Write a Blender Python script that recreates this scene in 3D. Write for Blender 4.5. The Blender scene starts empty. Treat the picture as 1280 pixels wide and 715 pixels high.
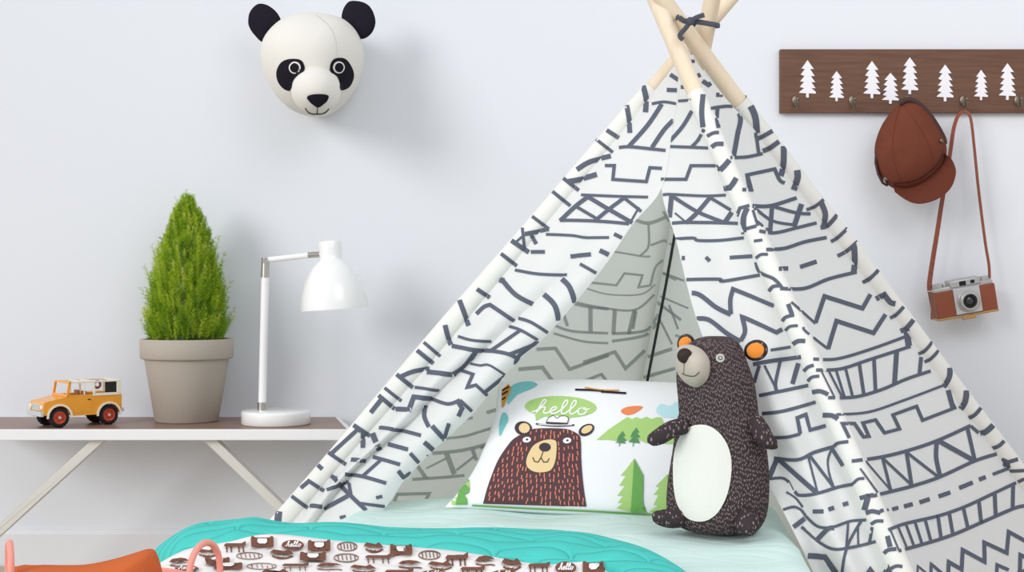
import bpy, bmesh, math, random
from mathutils import Vector, Matrix
from mathutils.bvhtree import BVHTree
random.seed(7)
R = math.radians
# ---------------------------------------------------------------- camera, sky, lights, exposure
FPX, HC, DW = 1773.0, 0.775, 3.94          # focal length in px (1280 wide), camera height, distance to wall
sc = bpy.context.scene
COL = sc.collection
cam = bpy.data.cameras.new('camera'); cam.sensor_width = 36; cam.lens = FPX/1280*36
camo = bpy.data.objects.new('camera', cam); COL.objects.link(camo)
camo.location = (0, -DW, HC); camo.rotation_euler = (R(90), 0, 0); sc.camera = camo
sc.view_settings.view_transform = 'Standard'; sc.view_settings.look = 'None'
sc.view_settings.gamma = 1; sc.view_settings.use_curve_mapping = False
sc.view_settings.exposure = 0.0
w = bpy.data.worlds.new('sky'); sc.world = w; w.use_nodes = True
w.node_tree.nodes['Background'].inputs[0].default_value = (0.93, 0.96, 1.0, 1)
w.node_tree.nodes['Background'].inputs[1].default_value = 0.78
def area(name, loc, aim, size, energy, color=(1, 1, 1)):
    l = bpy.data.lights.new(name, 'AREA'); l.shape = 'RECTANGLE'; l.size, l.size_y = size; l.energy = energy; l.color = color
    o = bpy.data.objects.new(name, l); COL.objects.link(o); o.location = loc
    o.rotation_euler = (Vector(aim)-Vector(loc)).to_track_quat('-Z', 'Y').to_euler()
sun = bpy.data.lights.new('daylight', 'SUN'); sun.energy = 1.45; sun.angle = R(24); sun.color = (1, 0.985, 0.96)
suno = bpy.data.objects.new('daylight', sun); COL.objects.link(suno)
suno.rotation_euler = Vector((0.80, 0.80, -0.36)).to_track_quat('-Z', 'Y').to_euler()
area('fill_light', (1.3, -3.6, 2.9), (0.4, -0.6, 0.3), (2.2, 1.6), 30)  # added fill from the upper right to even out the wall, no real fixture

# ---------------------------------------------------------------- pixel -> place helpers (photo frame 1280x715)
O = Vector((0, -DW, HC))
def ray(px, py): return Vector(((px-640)/FPX, 1.0, -(py-357.5)/FPX))
def P(px, py, d): return O + ray(px, py)*d
def dz(py, z): return (HC-z)*FPX/(py-357.5)
def Pz(px, py, z): return P(px, py, dz(py, z))
def lin(c):
    c = c/255.0
    return c/12.92 if c <= 0.04045 else ((c+0.055)/1.055)**2.4
def RGB(c): return (lin(c[0]), lin(c[1]), lin(c[2]), 1)

# ---------------------------------------------------------------- materials
def mat(name, col, rough=0.7, metal=0.0, bump=0.0, bscale=200, var=0.0, vscale=8, trans=0.0, spec=0.3, coat=0.0, tcol=None):
    m = bpy.data.materials.new(name); m.use_nodes = True
    nt = m.node_tree; b = nt.nodes['Principled BSDF']
    b.inputs['Base Color'].default_value = RGB(col); b.inputs['Roughness'].default_value = rough
    b.inputs['Metallic'].default_value = metal; b.inputs['Specular IOR Level'].default_value = spec
    if coat: b.inputs['Coat Weight'].default_value = coat
    tc = nt.nodes.new('ShaderNodeTexCoord')
    if var:
        n = nt.nodes.new('ShaderNodeTexNoise'); n.inputs['Scale'].default_value = vscale; n.inputs['Detail'].default_value = 4
        nt.links.new(tc.outputs['Object'], n.inputs['Vector'])
        mx = nt.nodes.new('ShaderNodeMix'); mx.data_type = 'RGBA'
        mx.inputs['A'].default_value = tuple(x*(1-var) for x in RGB(col)[:3])+(1,)
        mx.inputs['B'].default_value = tuple(min(1, x*(1+var)) for x in RGB(col)[:3])+(1,)
        nt.links.new(n.outputs['Fac'], mx.inputs['Factor']); nt.links.new(mx.outputs['Result'], b.inputs['Base Color'])
    if bump:
        n = nt.nodes.new('ShaderNodeTexNoise'); n.inputs['Scale'].default_value = bscale; n.inputs['Detail'].default_value = 3
        nt.links.new(tc.outputs['Object'], n.inputs['Vector'])
        bp = nt.nodes.new('ShaderNodeBump'); bp.inputs['Strength'].default_value = bump; bp.inputs['Distance'].default_value = 0.002
        nt.links.new(n.outputs['Fac'], bp.inputs['Height']); nt.links.new(bp.outputs['Normal'], b.inputs['Normal'])
    if trans:
        t = nt.nodes.new('ShaderNodeBsdfTranslucent'); t.inputs['Color'].default_value = RGB(tcol or col)
        ms = nt.nodes.new('ShaderNodeMixShader'); ms.inputs[0].default_value = trans
        out = nt.nodes['Material Output']
        nt.links.new(b.outputs[0], ms.inputs[1]); nt.links.new(t.outputs[0], ms.inputs[2]); nt.links.new(ms.outputs[0], out.inputs[0])
    return m
def wood(name, c1, c2, axis=(1, 12, 12), scale=6, rough=0.5, ring=0):
    m = mat(name, c1, rough); nt = m.node_tree; b = nt.nodes['Principled BSDF']
    tc = nt.nodes.new('ShaderNodeTexCoord'); mp = nt.nodes.new('ShaderNodeMapping'); mp.inputs['Scale'].default_value = axis
    n = nt.nodes.new('ShaderNodeTexNoise'); n.inputs['Scale'].default_value = scale; n.inputs['Detail'].default_value = 8; n.inputs['Roughness'].default_value = 0.65
    cr = nt.nodes.new('ShaderNodeValToRGB'); cr.color_ramp.elements[0].color = RGB(c1); cr.color_ramp.elements[1].color = RGB(c2)
    cr.color_ramp.elements[0].position = 0.3; cr.color_ramp.elements[1].position = 0.7
    nt.links.new(tc.outputs['Object'], mp.inputs[0]); nt.links.new(mp.outputs[0], n.inputs['Vector'])
    nt.links.new(n.outputs['Fac'], cr.inputs[0]); nt.links.new(cr.outputs[0], b.inputs['Base Color'])
    return m
def quilted(name, col, cell=0.13, lines=7, strength=0.6, trans=0):
    """cloth stitched with concentric fan arcs"""
    m = mat(name, col, 0.9, spec=0.1, trans=trans); nt = m.node_tree; b = nt.nodes['Principled BSDF']
    tc = nt.nodes.new('ShaderNodeTexCoord'); sp = nt.nodes.new('ShaderNodeSeparateXYZ')
    ns = nt.nodes.new('ShaderNodeTexNoise'); ns.inputs['Scale'].default_value = 6
    nt.links.new(tc.outputs['Object'], sp.inputs[0]); nt.links.new(tc.outputs['Object'], ns.inputs['Vector'])
    def M(op, a, bb=None):
        n = nt.nodes.new('ShaderNodeMath'); n.operation = op
        for i, v in enumerate((a, bb)):
            if v is None: continue
            if isinstance(v, (int, float)): n.inputs[i].default_value = v
            else: nt.links.new(v, n.inputs[i])
        return n.outputs[0]
    x = M('DIVIDE', sp.outputs[0], cell); z = M('DIVIDE', M('ADD', sp.outputs[1], M('MULTIPLY', sp.outputs[2], -1.0)), cell*0.7)
    row = M('FLOOR', z); fz = M('SUBTRACT', z, row)
    xs = M('ADD', x, M('MULTIPLY', row, 0.5)); fx = M('SUBTRACT', M('SUBTRACT', xs, M('FLOOR', xs)), 0.5)
    r = M('SQRT', M('ADD', M('MULTIPLY', fx, fx), M('MULTIPLY', fz, fz)))
    r2 = M('ADD', r, M('MULTIPLY', ns.outputs['Fac'], 0.05))
    s = M('ABSOLUTE', M('SINE', M('MULTIPLY', r2, lines*1.6)))
    h = M('POWER', s, 0.4)
    bp = nt.nodes.new('ShaderNodeBump'); bp.inputs['Strength'].default_value = strength; bp.inputs['Distance'].default_value = 0.006
    nt.links.new(h, bp.inputs['Height'])
    n2 = nt.nodes.new('ShaderNodeTexNoise'); n2.inputs['Scale'].default_value = 60; n2.inputs['Detail'].default_value = 5
    nt.links.new(tc.outputs['Object'], n2.inputs['Vector'])
    bp2 = nt.nodes.new('ShaderNodeBump'); bp2.inputs['Strength'].default_value = 0.35; bp2.inputs['Distance'].default_value = 0.003
    nt.links.new(n2.outputs['Fac'], bp2.inputs['Height']); nt.links.new(bp.outputs['Normal'], bp2.inputs['Normal'])
    nt.links.new(bp2.outputs['Normal'], b.inputs['Normal'])
    return m
def dashed_fur(name, base, dash, solid=False):
    """dark plush with short stitched upright dashes"""
    m = mat(name, base, 0.95, spec=0.1); nt = m.node_tree; b = nt.nodes['Principled BSDF']
    tc = nt.nodes.new('ShaderNodeTexCoord'); sp = nt.nodes.new('ShaderNodeSeparateXYZ'); nt.links.new(tc.outputs['Object'], sp.inputs[0])
    at = nt.nodes.new('ShaderNodeMath'); at.operation = 'ARCTAN2'; nt.links.new(sp.outputs[0], at.inputs[0]); nt.links.new(sp.outputs[1], at.inputs[1])
    mu = nt.nodes.new('ShaderNodeMath'); mu.operation = 'MULTIPLY'; mu.inputs[1].default_value = 0.085; nt.links.new(at.outputs[0], mu.inputs[0])
    mz = nt.nodes.new('ShaderNodeMath'); mz.operation = 'MULTIPLY'; mz.inputs[1].default_value = 0.5; nt.links.new(sp.outputs[2], mz.inputs[0])
    cb = nt.nodes.new('ShaderNodeCombineXYZ'); nt.links.new(mu.outputs[0], cb.inputs[0]); nt.links.new(mz.outputs[0], cb.inputs[1])
    mp = nt.nodes.new('ShaderNodeMapping'); mp.inputs['Rotation'].default_value = (0, 0, R(-6)); nt.links.new(cb.outputs[0], mp.inputs[0])
    v = nt.nodes.new('ShaderNodeTexVoronoi'); v.voronoi_dimensions = '2D'; v.inputs['Scale'].default_value = 215; v.inputs['Randomness'].default_value = 0.7
    cr = nt.nodes.new('ShaderNodeValToRGB'); cr.color_ramp.elements[0].position = 0.20 if solid else 0.16; cr.color_ramp.elements[1].position = 0.34 if solid else 0.28
    cr.color_ramp.elements[0].color = RGB(dash); cr.color_ramp.elements[1].color = RGB(base)
    if solid:
        v.voronoi_dimensions = '3D'; v.inputs['Scale'].default_value = 150
        mp.inputs['Scale'].default_value = (1, 1, 0.5); nt.links.new(tc.outputs['Object'], mp.inputs[0])
    nt.links.new(mp.outputs[0], v.inputs['Vector'])
    nt.links.new(v.outputs['Distance'], cr.inputs[0]); nt.links.new(cr.outputs[0], b.inputs['Base Color'])
    bp = nt.nodes.new('ShaderNodeBump'); bp.inputs['Strength'].default_value = 0.5; bp.inputs['Distance'].default_value = 0.002
    nt.links.new(v.outputs['Distance'], bp.inputs['Height']); nt.links.new(bp.outputs['Normal'], b.inputs['Normal'])
    return m

# ---------------------------------------------------------------- mesh builder
ORG = {}
def catmull(pts, n=6, closed=False):
    pts = [Vector(p) for p in pts]; out = []; m = len(pts)
    if m < 3: return pts
    rng = range(m if closed else m-1)
    for i in rng:
        p1, p2 = pts[i], pts[(i+1) % m]
        p0 = pts[i-1] if (i > 0 or closed) else p1
        p3 = pts[(i+2) % m] if (i+2 < m or closed) else p2
        for k in range(n):
            t = k/n
            out.append(0.5*((2*p1)+(p2-p0)*t+(2*p0-5*p1+4*p2-p3)*t*t+(3*p1-p0-3*p2+p3)*t**3))
    if not closed: out.append(pts[-1])
    return out
def smooth_path(pts, n=6, lim=48):
    """spline through a polyline, keeping its sharp corners sharp"""
    pts = [Vector(p) for p in pts]
    if len(pts) < 3: return pts
    segs, cur = [], [pts[0]]
    for i in range(1, len(pts)-1):
        cur.append(pts[i])
        a, b = pts[i]-pts[i-1], pts[i+1]-pts[i]
        if a.length and b.length and math.degrees(a.angle(b)) > lim: segs.append(cur); cur = [pts[i]]
    cur.append(pts[-1]); segs.append(cur)
    out = []
    for s in segs:
        c = catmull(s, n)
        out += c if not out else c[1:]
    return out
class MB:
    def __init__(s): s.v, s.f, s.m, s.mats, s.flat = [], [], [], [], set()
    def mi(s, m):
        if m not in s.mats: s.mats.append(m)
        return s.mats.index(m)
    def add(s, vs, fs, m):
        b = len(s.v); s.v += [Vector(v) for v in vs]; k = s.mi(m)
        for f in fs: s.f.append(tuple(b+i for i in f)); s.m.append(k)
    def box(s, lo, hi, m, mtx=None):
        x0, y0, z0 = lo; x1, y1, z1 = hi
        vs = [Vector(c) for c in ((x0,y0,z0),(x1,y0,z0),(x1,y1,z0),(x0,y1,z0),(x0,y0,z1),(x1,y0,z1),(x1,y1,z1),(x0,y1,z1))]
        if mtx: vs = [mtx @ v for v in vs]
        s.add(vs, [(0,3,2,1),(4,5,6,7),(0,1,5,4),(1,2,6,5),(2,3,7,6),(3,0,4,7)], m)
    def grid(s, rows, m, close=False, flip=False):
        n = len(rows[0]); b = len(s.v); k = s.mi(m)
        for r in rows: s.v += [Vector(p) for p in r]
        for i in range(len(rows)-1):
            for j in range(n if close else n-1):
                q = (b+i*n+j, b+i*n+(j+1) % n, b+(i+1)*n+(j+1) % n, b+(i+1)*n+j)
                s.f.append(q[::-1] if flip else q); s.m.append(k)
    def cap(s, ring, m):
        b = len(s.v); s.v += [Vector(p) for p in ring]; s.f.append(tuple(range(b, b+len(ring)))); s.m.append(s.mi(m))
    def tube(s, pts, r, m, n=12, caps=True, flat=None, twist=0):
        pts = [Vector(p) for p in pts]; rings = []; up = None
        for i, p in enumerate(pts):
            t = (pts[min(i+1, len(pts)-1)]-pts[max(i-1, 0)]).normalized()
            if up is None: up = Vector((0, 0, 1)) if abs(t.z) < 0.9 else Vector((0, 1, 0))
            a = up - t*up.dot(t)
            if a.length < 1e-5: a = t.orthogonal()
            a.normalize(); up = a; b = t.cross(a)
            rr = r[i] if isinstance(r, (list, tuple)) else r
            rb = rr*(flat if flat else 1)
            rings.append([p+a*rr*math.cos(2*math.pi*k/n)+b*rb*math.sin(2*math.pi*k/n) for k in range(n)])
        s.grid(rings, m, close=True)
        if caps: s.cap(rings[0][::-1], m); s.cap(rings[-1], m)
    def lathe(s, prof, c, m, n=40, mtx=None, caps=True):
        """prof: (radius, height) along +Z from point c"""
        rings = []
        for r, h in prof:
            ring = [Vector((r*math.cos(2*math.pi*k/n), r*math.sin(2*math.pi*k/n), h)) for k in range(n)]
            rings.append([(mtx @ v if mtx else v)+Vector(c) for v in ring])
        s.grid(rings, m, close=True)
        if caps:
            if prof[0][0] > 1e-4: s.cap(rings[0][::-1], m)
            if prof[-1][0] > 1e-4: s.cap(rings[-1], m)
    def ball(s, c, rad, m, n=20, mtx=None):
        rows = []
        for i in range(n//2+1):
            th = math.pi*i/(n//2)
            row = []
            for k in range(n):
                ph = 2*math.pi*k/n
                v = Vector((rad[0]*math.sin(th)*math.cos(ph), rad[1]*math.sin(th)*math.sin(ph), rad[2]*math.cos(th)))
                row.append((mtx @ v if mtx else v)+Vector(c))
            rows.append(row)
        s.grid(rows, m, close=True, flip=True)
    def puff(s, poly, d, front, back, m, rings=8, power=2.0, center=None, flatness=0.5):
        """cushion-like solid whose outline (photo px at depth d) gets real thickness towards and away from the camera"""
        pts = [P(x, y, d) for x, y in poly]
        c = P(center[0], center[1], d) if center else sum(pts, Vector())/len(pts)
        rows = []
        for sgn, T in ((-1, front), (1, back)):
            rr = []
            for k in range(rings+1):
                q = k/rings; a = q*math.pi/2
                sc_, h = math.cos(a), math.sin(a)**(2*flatness) * T
                rr.append([c+(p-c)*sc_+Vector((0, sgn*h, 0)) for p in pts])
            rows.append(rr)
        allr = rows[0][::-1]+rows[1][1:]
        s.grid(allr, m, close=True)
    def extrude(s, poly, lo, hi, m, mtx=None, axis='y'):
        """flat outline in local x,z swept along local y"""
        a = [Vector((x, lo, z)) for x, z in poly]; b = [Vector((x, hi, z)) for x, z in poly]
        if mtx: a = [mtx @ v for v in a]; b = [mtx @ v for v in b]
        s.cap(a, m); s.cap(b[::-1], m); s.grid([a, b], m, close=True, flip=True)
    def bvh(s): return BVHTree.FromPolygons([tuple(v) for v in s.v], s.f)
    def build(s, name, parent=None, smooth=True, origin=None, local=False, bevel=0, solid=0, subsurf=0, angle=40):
        if parent is not None: org = Vector() if local else ORG.get(parent.name, Vector())
        else: org = Vector(origin) if origin is not None else Vector()
        me = bpy.data.meshes.new(name); me.from_pydata([tuple(v-org) for v in s.v], [], s.f)
        for m in s.mats: me.materials.append(m)
        for i, p in enumerate(me.polygons): p.material_index = s.m[i]; p.use_smooth = smooth and i not in s.flat
        bm = bmesh.new(); bm.from_mesh(me)
        bmesh.ops.remove_doubles(bm, verts=bm.verts, dist=1e-6)
        if smooth:
            for e in bm.edges:
                if len(e.link_faces) == 2:
                    try:
                        if e.calc_face_angle() > R(angle): e.smooth = False
                    except ValueError: pass
        bm.to_mesh(me); bm.free(); me.update()
        o = bpy.data.objects.new(name, me); COL.objects.link(o)
        if parent is not None: o.parent = parent; ORG[o.name] = Vector() if local else org
        else: o.location = org; ORG[o.name] = org
        if bevel:
            b = o.modifiers.new('bevel', 'BEVEL'); b.width = bevel; b.segments = 2; b.limit_method = 'ANGLE'
        if solid:
            b = o.modifiers.new('solid', 'SOLIDIFY'); b.thickness = solid
        if subsurf:
            b = o.modifiers.new('sub', 'SUBSURF'); b.levels = subsurf; b.render_levels = subsurf
        return o
def empty(name, loc, label, cat, group=None, rot=(0, 0, 0)):
    o = bpy.data.objects.new(name, None); COL.objects.link(o); o.location = loc; o.rotation_euler = rot
    o['label'] = label; o['category'] = cat
    if group: o['group'] = group
    ORG[o.name] = Vector(loc); return o
def tag(o, label, cat, group=None):
    o['label'] = label; o['category'] = cat
    if group: o['group'] = group
    return o
def structure(o): o['kind'] = 'structure'; return o

# ---------------------------------------------------------------- printing marks onto real surfaces
def Z(ox, oy, s, pts): return [(ox+x/s, oy+y/s) for x, y in pts]
def fill(mb, bvh, poly, m, off=0.0012, step=6, maxd=None):
    """filled mark traced in the photo and laid onto the surface it is printed on"""
    bm = bmesh.new(); vs = [bm.verts.new((p[0], p[1], 0)) for p in poly]
    f = bm.faces.new(vs); bmesh.ops.triangulate(bm, faces=[f])
    xs = [p[0] for p in poly]; ys = [p[1] for p in poly]
    for ax, lo, hi in ((0, min(xs), max(xs)), (1, min(ys), max(ys))):
        c = lo+step
        while c < hi-0.3*step:
            co = [0, 0, 0]; co[ax] = c; no = [0, 0, 0]; no[ax] = 1
            bmesh.ops.bisect_plane(bm, geom=list(bm.verts)+list(bm.edges)+list(bm.faces), plane_co=co, plane_no=no); c += step
    bm.verts.index_update(); hit = {}; out = []
    for v in bm.verts:
        h = bvh.ray_cast(O, ray(v.co.x, v.co.y).normalized())
        if h[0] is None: continue
        n = h[1]; n = n if n.dot(h[0]-O) < 0 else -n
        hit[v.index] = len(out); out.append(h[0]+n*off)
    fs = []
    for f in bm.faces:
        ids = [v.index for v in f.verts]
        if all(i in hit for i in ids):
            q = [out[hit[i]] for i in ids]
            if max(p.y for p in q)-min(p.y for p in q) < 0.08: fs.append([hit[i] for i in ids][::-1])
    bm.free(); k0 = len(mb.f); mb.add(out, fs, m); mb.flat.update(range(k0, len(mb.f)))
def ribbon(pts, w, step=3.5):
    """list of cross-sections (left, mid, right) along a stroke in px"""
    pts = [Vector((p[0], p[1])) for p in pts]; d = [pts[0]]
    for a, b in zip(pts, pts[1:]):
        n = max(1, int((b-a).length/step))
        for k in range(1, n+1): d.append(a.lerp(b, k/n))
    out = []
    for i, p in enumerate(d):
        a = (d[i]-d[i-1]) if i else (d[1]-d[0]); b = (d[i+1]-d[i]) if i < len(d)-1 else a
        a = a.normalized(); b = b.normalized(); t = (a+b)
        t = t.normalized() if t.length > 0.1 else a
        n = Vector((-t.y, t.x)); k = 1/max(0.55, n.dot(Vector((-a.y, a.x))))
        out.append([p+n*w*0.5*k, p, p-n*w*0.5*k])
    return out
def stroke(parts, pts, w, m, off=0.0013, step=3.5, curve=True):
    """parts: list of (MB, BVH); each little piece goes onto whichever part it lands on"""
    if curve: pts = smooth_path([(p[0], p[1], 0) for p in pts])
    cs = ribbon(pts, w, step)
    for i in range(len(cs)-1):
        mid = (cs[i][1]+cs[i+1][1])/2; r = ray(mid.x, mid.y).normalized(); best = None
        for mb, bv in parts:
            h = bv.ray_cast(O, r)
            if h[0] is not None and (best is None or h[3] < best[0]): best = (h[3], mb, bv)
        if best is None: continue
        mb, bv = best[1], best[2]; vs = []
        for c in (cs[i], cs[i+1]):
            for q in c:
                h = bv.ray_cast(O, ray(q.x, q.y).normalized())
                for sh in (0.6, 0.25):
                    if h[0] is not None and abs(h[3]-best[0]) <= 0.06: break
                    q2 = c[1].lerp(q, sh); h = bv.ray_cast(O, ray(q2.x, q2.y).normalized())
                if h[0] is None or abs(h[3]-best[0]) > 0.06: vs.append(None); continue
                n = h[1]; n = n if n.dot(h[0]-O) < 0 else -n
                vs.append(h[0]+n*off)
        for a, b in ((0, 1), (1, 2)):
            q = [vs[a], vs[b], vs[b+3], vs[a+3]]
            if all(x is not None for x in q): mb.add(q, [(0, 1, 2, 3)], m)
def ell(cx, cy, rx, ry, rot=0, n=24):
    c, s = math.cos(R(rot)), math.sin(R(rot))
    return [(cx+rx*math.cos(t)*c-ry*math.sin(t)*s, cy+rx*math.cos(t)*s+ry*math.sin(t)*c) for t in [2*math.pi*k/n for k in range(n)]]
HELLO = [[(0,.1),(.5,.5),(1.0,1.6),(.95,2.0),(.75,1.9),(.6,1.0),(.45,0),(.7,.7),(1.0,.95),(1.15,.75),(1.1,.2),(1.3,0.0),(1.6,.15),
          (1.9,.45),(2.2,.75),(2.1,1.0),(1.85,.9),(1.7,.5),(1.85,.05),(2.2,.05),(2.6,.5),
          (3.0,1.3),(3.05,1.9),(2.85,2.0),(2.7,1.4),(2.75,.3),(2.95,0),(3.3,.3),
          (3.8,1.3),(3.85,1.9),(3.65,2.0),(3.5,1.4),(3.55,.3),(3.75,0),(4.1,.3),
          (4.35,.85),(4.65,1.0),(4.4,.9),(4.3,.4),(4.5,0),(4.9,.1),(5.05,.6),(4.85,.95),(4.7,.85),(4.95,.75),(5.3,.85)]]
def hello(parts, x, y, ux, uy, m, w, slant=0.25, tilt=0.0, off=0.002, step=1.5):
    for s in HELLO: stroke(parts, [(p.x, p.y) for p in catmull([(x+a*ux+b*uy*slant, y-b*uy+a*ux*tilt, 0) for a, b in s], 4)], w, m, off, step, curve=False)

# ================================================================ THE ROOM
WALL = mat('wall_paint', (225, 228, 234), 0.85, bump=0.05, bscale=120, spec=0.15)
TRIM = mat('trim_paint', (226, 227, 231), 0.55)
FLOOR = wood('floor_wood', (205, 190, 172), (186, 168, 148), (12, 1, 1), 3)
b = MB(); b.box((-4.5, 0, 0), (4.5, 0.12, 3.4), WALL); structure(b.build('wall_back', smooth=False))
b = MB(); b.box((-4.5, -5.2, -0.1), (4.5, 0.12, 0), FLOOR); structure(b.build('floor', smooth=False))
b = MB()
b.extrude([(-0.016, 0), (0, 0), (0, 0.1), (-0.006, 0.1), (-0.014, 0.092), (-0.016, 0.085)], -4.5, 4.5, TRIM, Matrix.Rotation(R(90), 4, 'Z') @ Matrix.Identity(4))
for v in b.v: v.x, v.y = v.x, v.y
b2 = MB(); b2.add([(-4.5, -0.016, 0), (4.5, -0.016, 0), (4.5, -0.016, 0.088), (-4.5, -0.016, 0.088), (-4.5, -0.008, 0.1), (4.5, -0.008, 0.1), (-4.5, 0, 0.1), (4.5, 0, 0.1), (-4.5, 0, 0), (4.5, 0, 0)],
    [(0, 1, 2, 3), (3, 2, 5, 4), (4, 5, 7, 6), (8, 6, 7, 9), (0, 3, 4, 6, 8), (1, 9, 7, 5, 2), (0, 8, 9, 1)], TRIM)
structure(b2.build('baseboard_back', smooth=False))

# ================================================================ TABLE
ZT = 0.4117
TWOOD = wood('table_walnut', (150, 120, 104), (128, 100, 86), (1.5, 14, 14), 4, 0.35)
TWHITE = mat('table_white', (236, 236, 238), 0.4)
TLEG = mat('table_leg_white_shaded', (212, 210, 203), 0.45)  # white leg paint darkened: shade under the tabletop put into its colour
tb = empty('side_table', (-0.91, -0.2, 0), 'long low table with a walnut top, white edge and slanted white legs against the wall', 'table')
FX0, FX1, BX0, BX1, YF, YB = -1.412, -0.405, -1.46, -0.477, -0.345, -0.012
b = MB(); e = 0.006
b.add([(FX0, YF, ZT-0.028), (FX1, YF, ZT-0.028), (BX1, YB, ZT-0.028), (BX0, YB, ZT-0.028), (FX0, YF, ZT), (FX1, YF, ZT), (BX1, YB, ZT), (BX0, YB, ZT)],
      [(0, 3, 2, 1), (4, 5, 6, 7), (0, 1, 5, 4), (1, 2, 6, 5), (2, 3, 7, 6), (3, 0, 4, 7)], TWHITE)
b.build('table_frame', tb, smooth=False, bevel=0.002)
b = MB(); zz = ZT+0.0012
b.add([(FX0+0.02, YF+e, ZT-0.004), (FX1-0.016, YF+e, ZT-0.004), (BX1-0.012, YB-e, ZT-0.004), (BX0+0.014, YB-e, ZT-0.004), (FX0+0.02, YF+e, zz), (FX1-0.016, YF+e, zz), (BX1-0.012, YB-e, zz), (BX0+0.014, YB-e, zz)],
      [(0, 3, 2, 1), (4, 5, 6, 7), (0, 1, 5, 4), (1, 2, 6, 5), (2, 3, 7, 6), (3, 0, 4, 7)], TWOOD)
b.build('tabletop', tb, smooth=False)
for sx, (xt, xb) in enumerate(((-1.053, -1.475), (-0.772, -0.375))):
    b = MB(); y0, y1 = -0.325, -0.29; h = 0.017
    tz, bz = ZT-0.028, 0.0
    b.add([(xt-h, y0, tz), (xt+h, y0, tz), (xb+h, y0, bz), (xb-h, y0, bz), (xt-h, y1, tz), (xt+h, y1, tz), (xb+h, y1, bz), (xb-h, y1, bz)],
          [(0, 1, 2, 3), (4, 7, 6, 5), (0, 4, 5, 1), (1, 5, 6, 2), (2, 6, 7, 3), (3, 7, 4, 0)], TWHITE)
    b.box((xb-h, -0.325, 0), (xb+h, -0.05, 0.02), TWHITE)
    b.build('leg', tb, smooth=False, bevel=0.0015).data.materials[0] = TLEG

# ================================================================ POTTED CONIFER
POT = mat('pot_taupe', (176, 167, 156), 0.8, bump=0.15, bscale=60, var=0.04, vscale=10)
SOIL = mat('soil', (70, 55, 42), 1.0, bump=0.8, bscale=60, var=0.3, vscale=40)
pc = P(233.5, 500, 3.80); pc.z = ZT+0.0013
pp = empty('potted_conifer', pc, 'small bright green conifer in a taupe clay pot on the walnut table', 'plant')
b = MB(); s = 3.80/FPX
rr, rb, hp = 57*s, 39*s, 103*s
b.lathe([(rb-0.004, 0), (rb, 0.003), (rr-0.011, hp-0.054), (rr-0.009, hp-0.054), (rr-0.002, hp-0.052), (rr, hp-0.049), (rr+0.001, hp-0.004), (rr-0.002, hp), (rr-0.011, hp), (rr-0.013, hp-0.004), (rr-0.016, hp-0.03)], pc, POT, 64, caps=False)
b.cap([pc+Vector((rb-0.004)*Vector((math.cos(-a*2*math.pi/64), math.sin(-a*2*math.pi/64), 0))) for a in range(64)], POT)
b.build('pot', pp, angle=50)
b = MB(); b.lathe([(0.0, hp-0.012), (0.05, hp-0.014), (rr-0.014, hp-0.02)], pc, SOIL, 40, caps=False); b.build('soil', pp)
b = MB(); b.tube([pc+Vector((0, 0, hp-0.03)), pc+Vector((0.002, 0, hp+0.12)), pc+Vector((-0.003, 0, hp+0.33))], [0.007, 0.005, 0.002], mat('trunk_bark', (110, 88, 60), 0.9), 8); b.build('trunk', pp)
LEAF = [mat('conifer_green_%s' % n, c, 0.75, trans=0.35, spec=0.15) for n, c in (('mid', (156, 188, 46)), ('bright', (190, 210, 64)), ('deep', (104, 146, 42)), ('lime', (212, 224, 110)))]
b = MB(); rnd = random.Random(3); top = 187*s
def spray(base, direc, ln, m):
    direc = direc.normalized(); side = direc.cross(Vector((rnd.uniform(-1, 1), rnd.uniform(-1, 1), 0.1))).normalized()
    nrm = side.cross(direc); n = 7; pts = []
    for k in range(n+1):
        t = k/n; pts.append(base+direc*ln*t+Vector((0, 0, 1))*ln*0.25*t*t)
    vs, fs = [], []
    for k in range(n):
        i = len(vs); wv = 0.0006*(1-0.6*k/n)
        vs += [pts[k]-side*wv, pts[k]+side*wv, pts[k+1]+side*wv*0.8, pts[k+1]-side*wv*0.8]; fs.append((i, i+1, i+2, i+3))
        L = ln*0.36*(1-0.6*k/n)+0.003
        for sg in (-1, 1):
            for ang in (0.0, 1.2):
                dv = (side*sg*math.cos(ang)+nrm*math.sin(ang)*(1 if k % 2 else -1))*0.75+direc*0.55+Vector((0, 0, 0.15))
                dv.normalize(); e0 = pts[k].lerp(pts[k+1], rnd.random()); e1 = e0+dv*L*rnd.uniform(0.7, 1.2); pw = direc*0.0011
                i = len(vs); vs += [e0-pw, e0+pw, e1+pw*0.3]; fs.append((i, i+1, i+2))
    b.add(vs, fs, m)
def cone_r(t):
    return (53*max(0, 1-t**2.1)**0.8+1.5)*s*0.93
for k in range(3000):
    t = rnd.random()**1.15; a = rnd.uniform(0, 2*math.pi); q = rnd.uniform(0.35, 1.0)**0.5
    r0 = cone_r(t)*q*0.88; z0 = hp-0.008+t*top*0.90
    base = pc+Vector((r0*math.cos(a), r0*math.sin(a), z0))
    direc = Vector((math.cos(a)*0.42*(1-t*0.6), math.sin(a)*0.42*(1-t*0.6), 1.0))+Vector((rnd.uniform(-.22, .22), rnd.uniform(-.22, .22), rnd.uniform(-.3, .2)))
    spray(base, direc, rnd.uniform(0.022, 0.042)*(1-0.25*t), LEAF[rnd.choices((0, 1, 2, 3), (5, 4 if q > .8 else 2, 2 if t > .3 else 4, 1.5 if t > .4 else .5))[0]])
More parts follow.
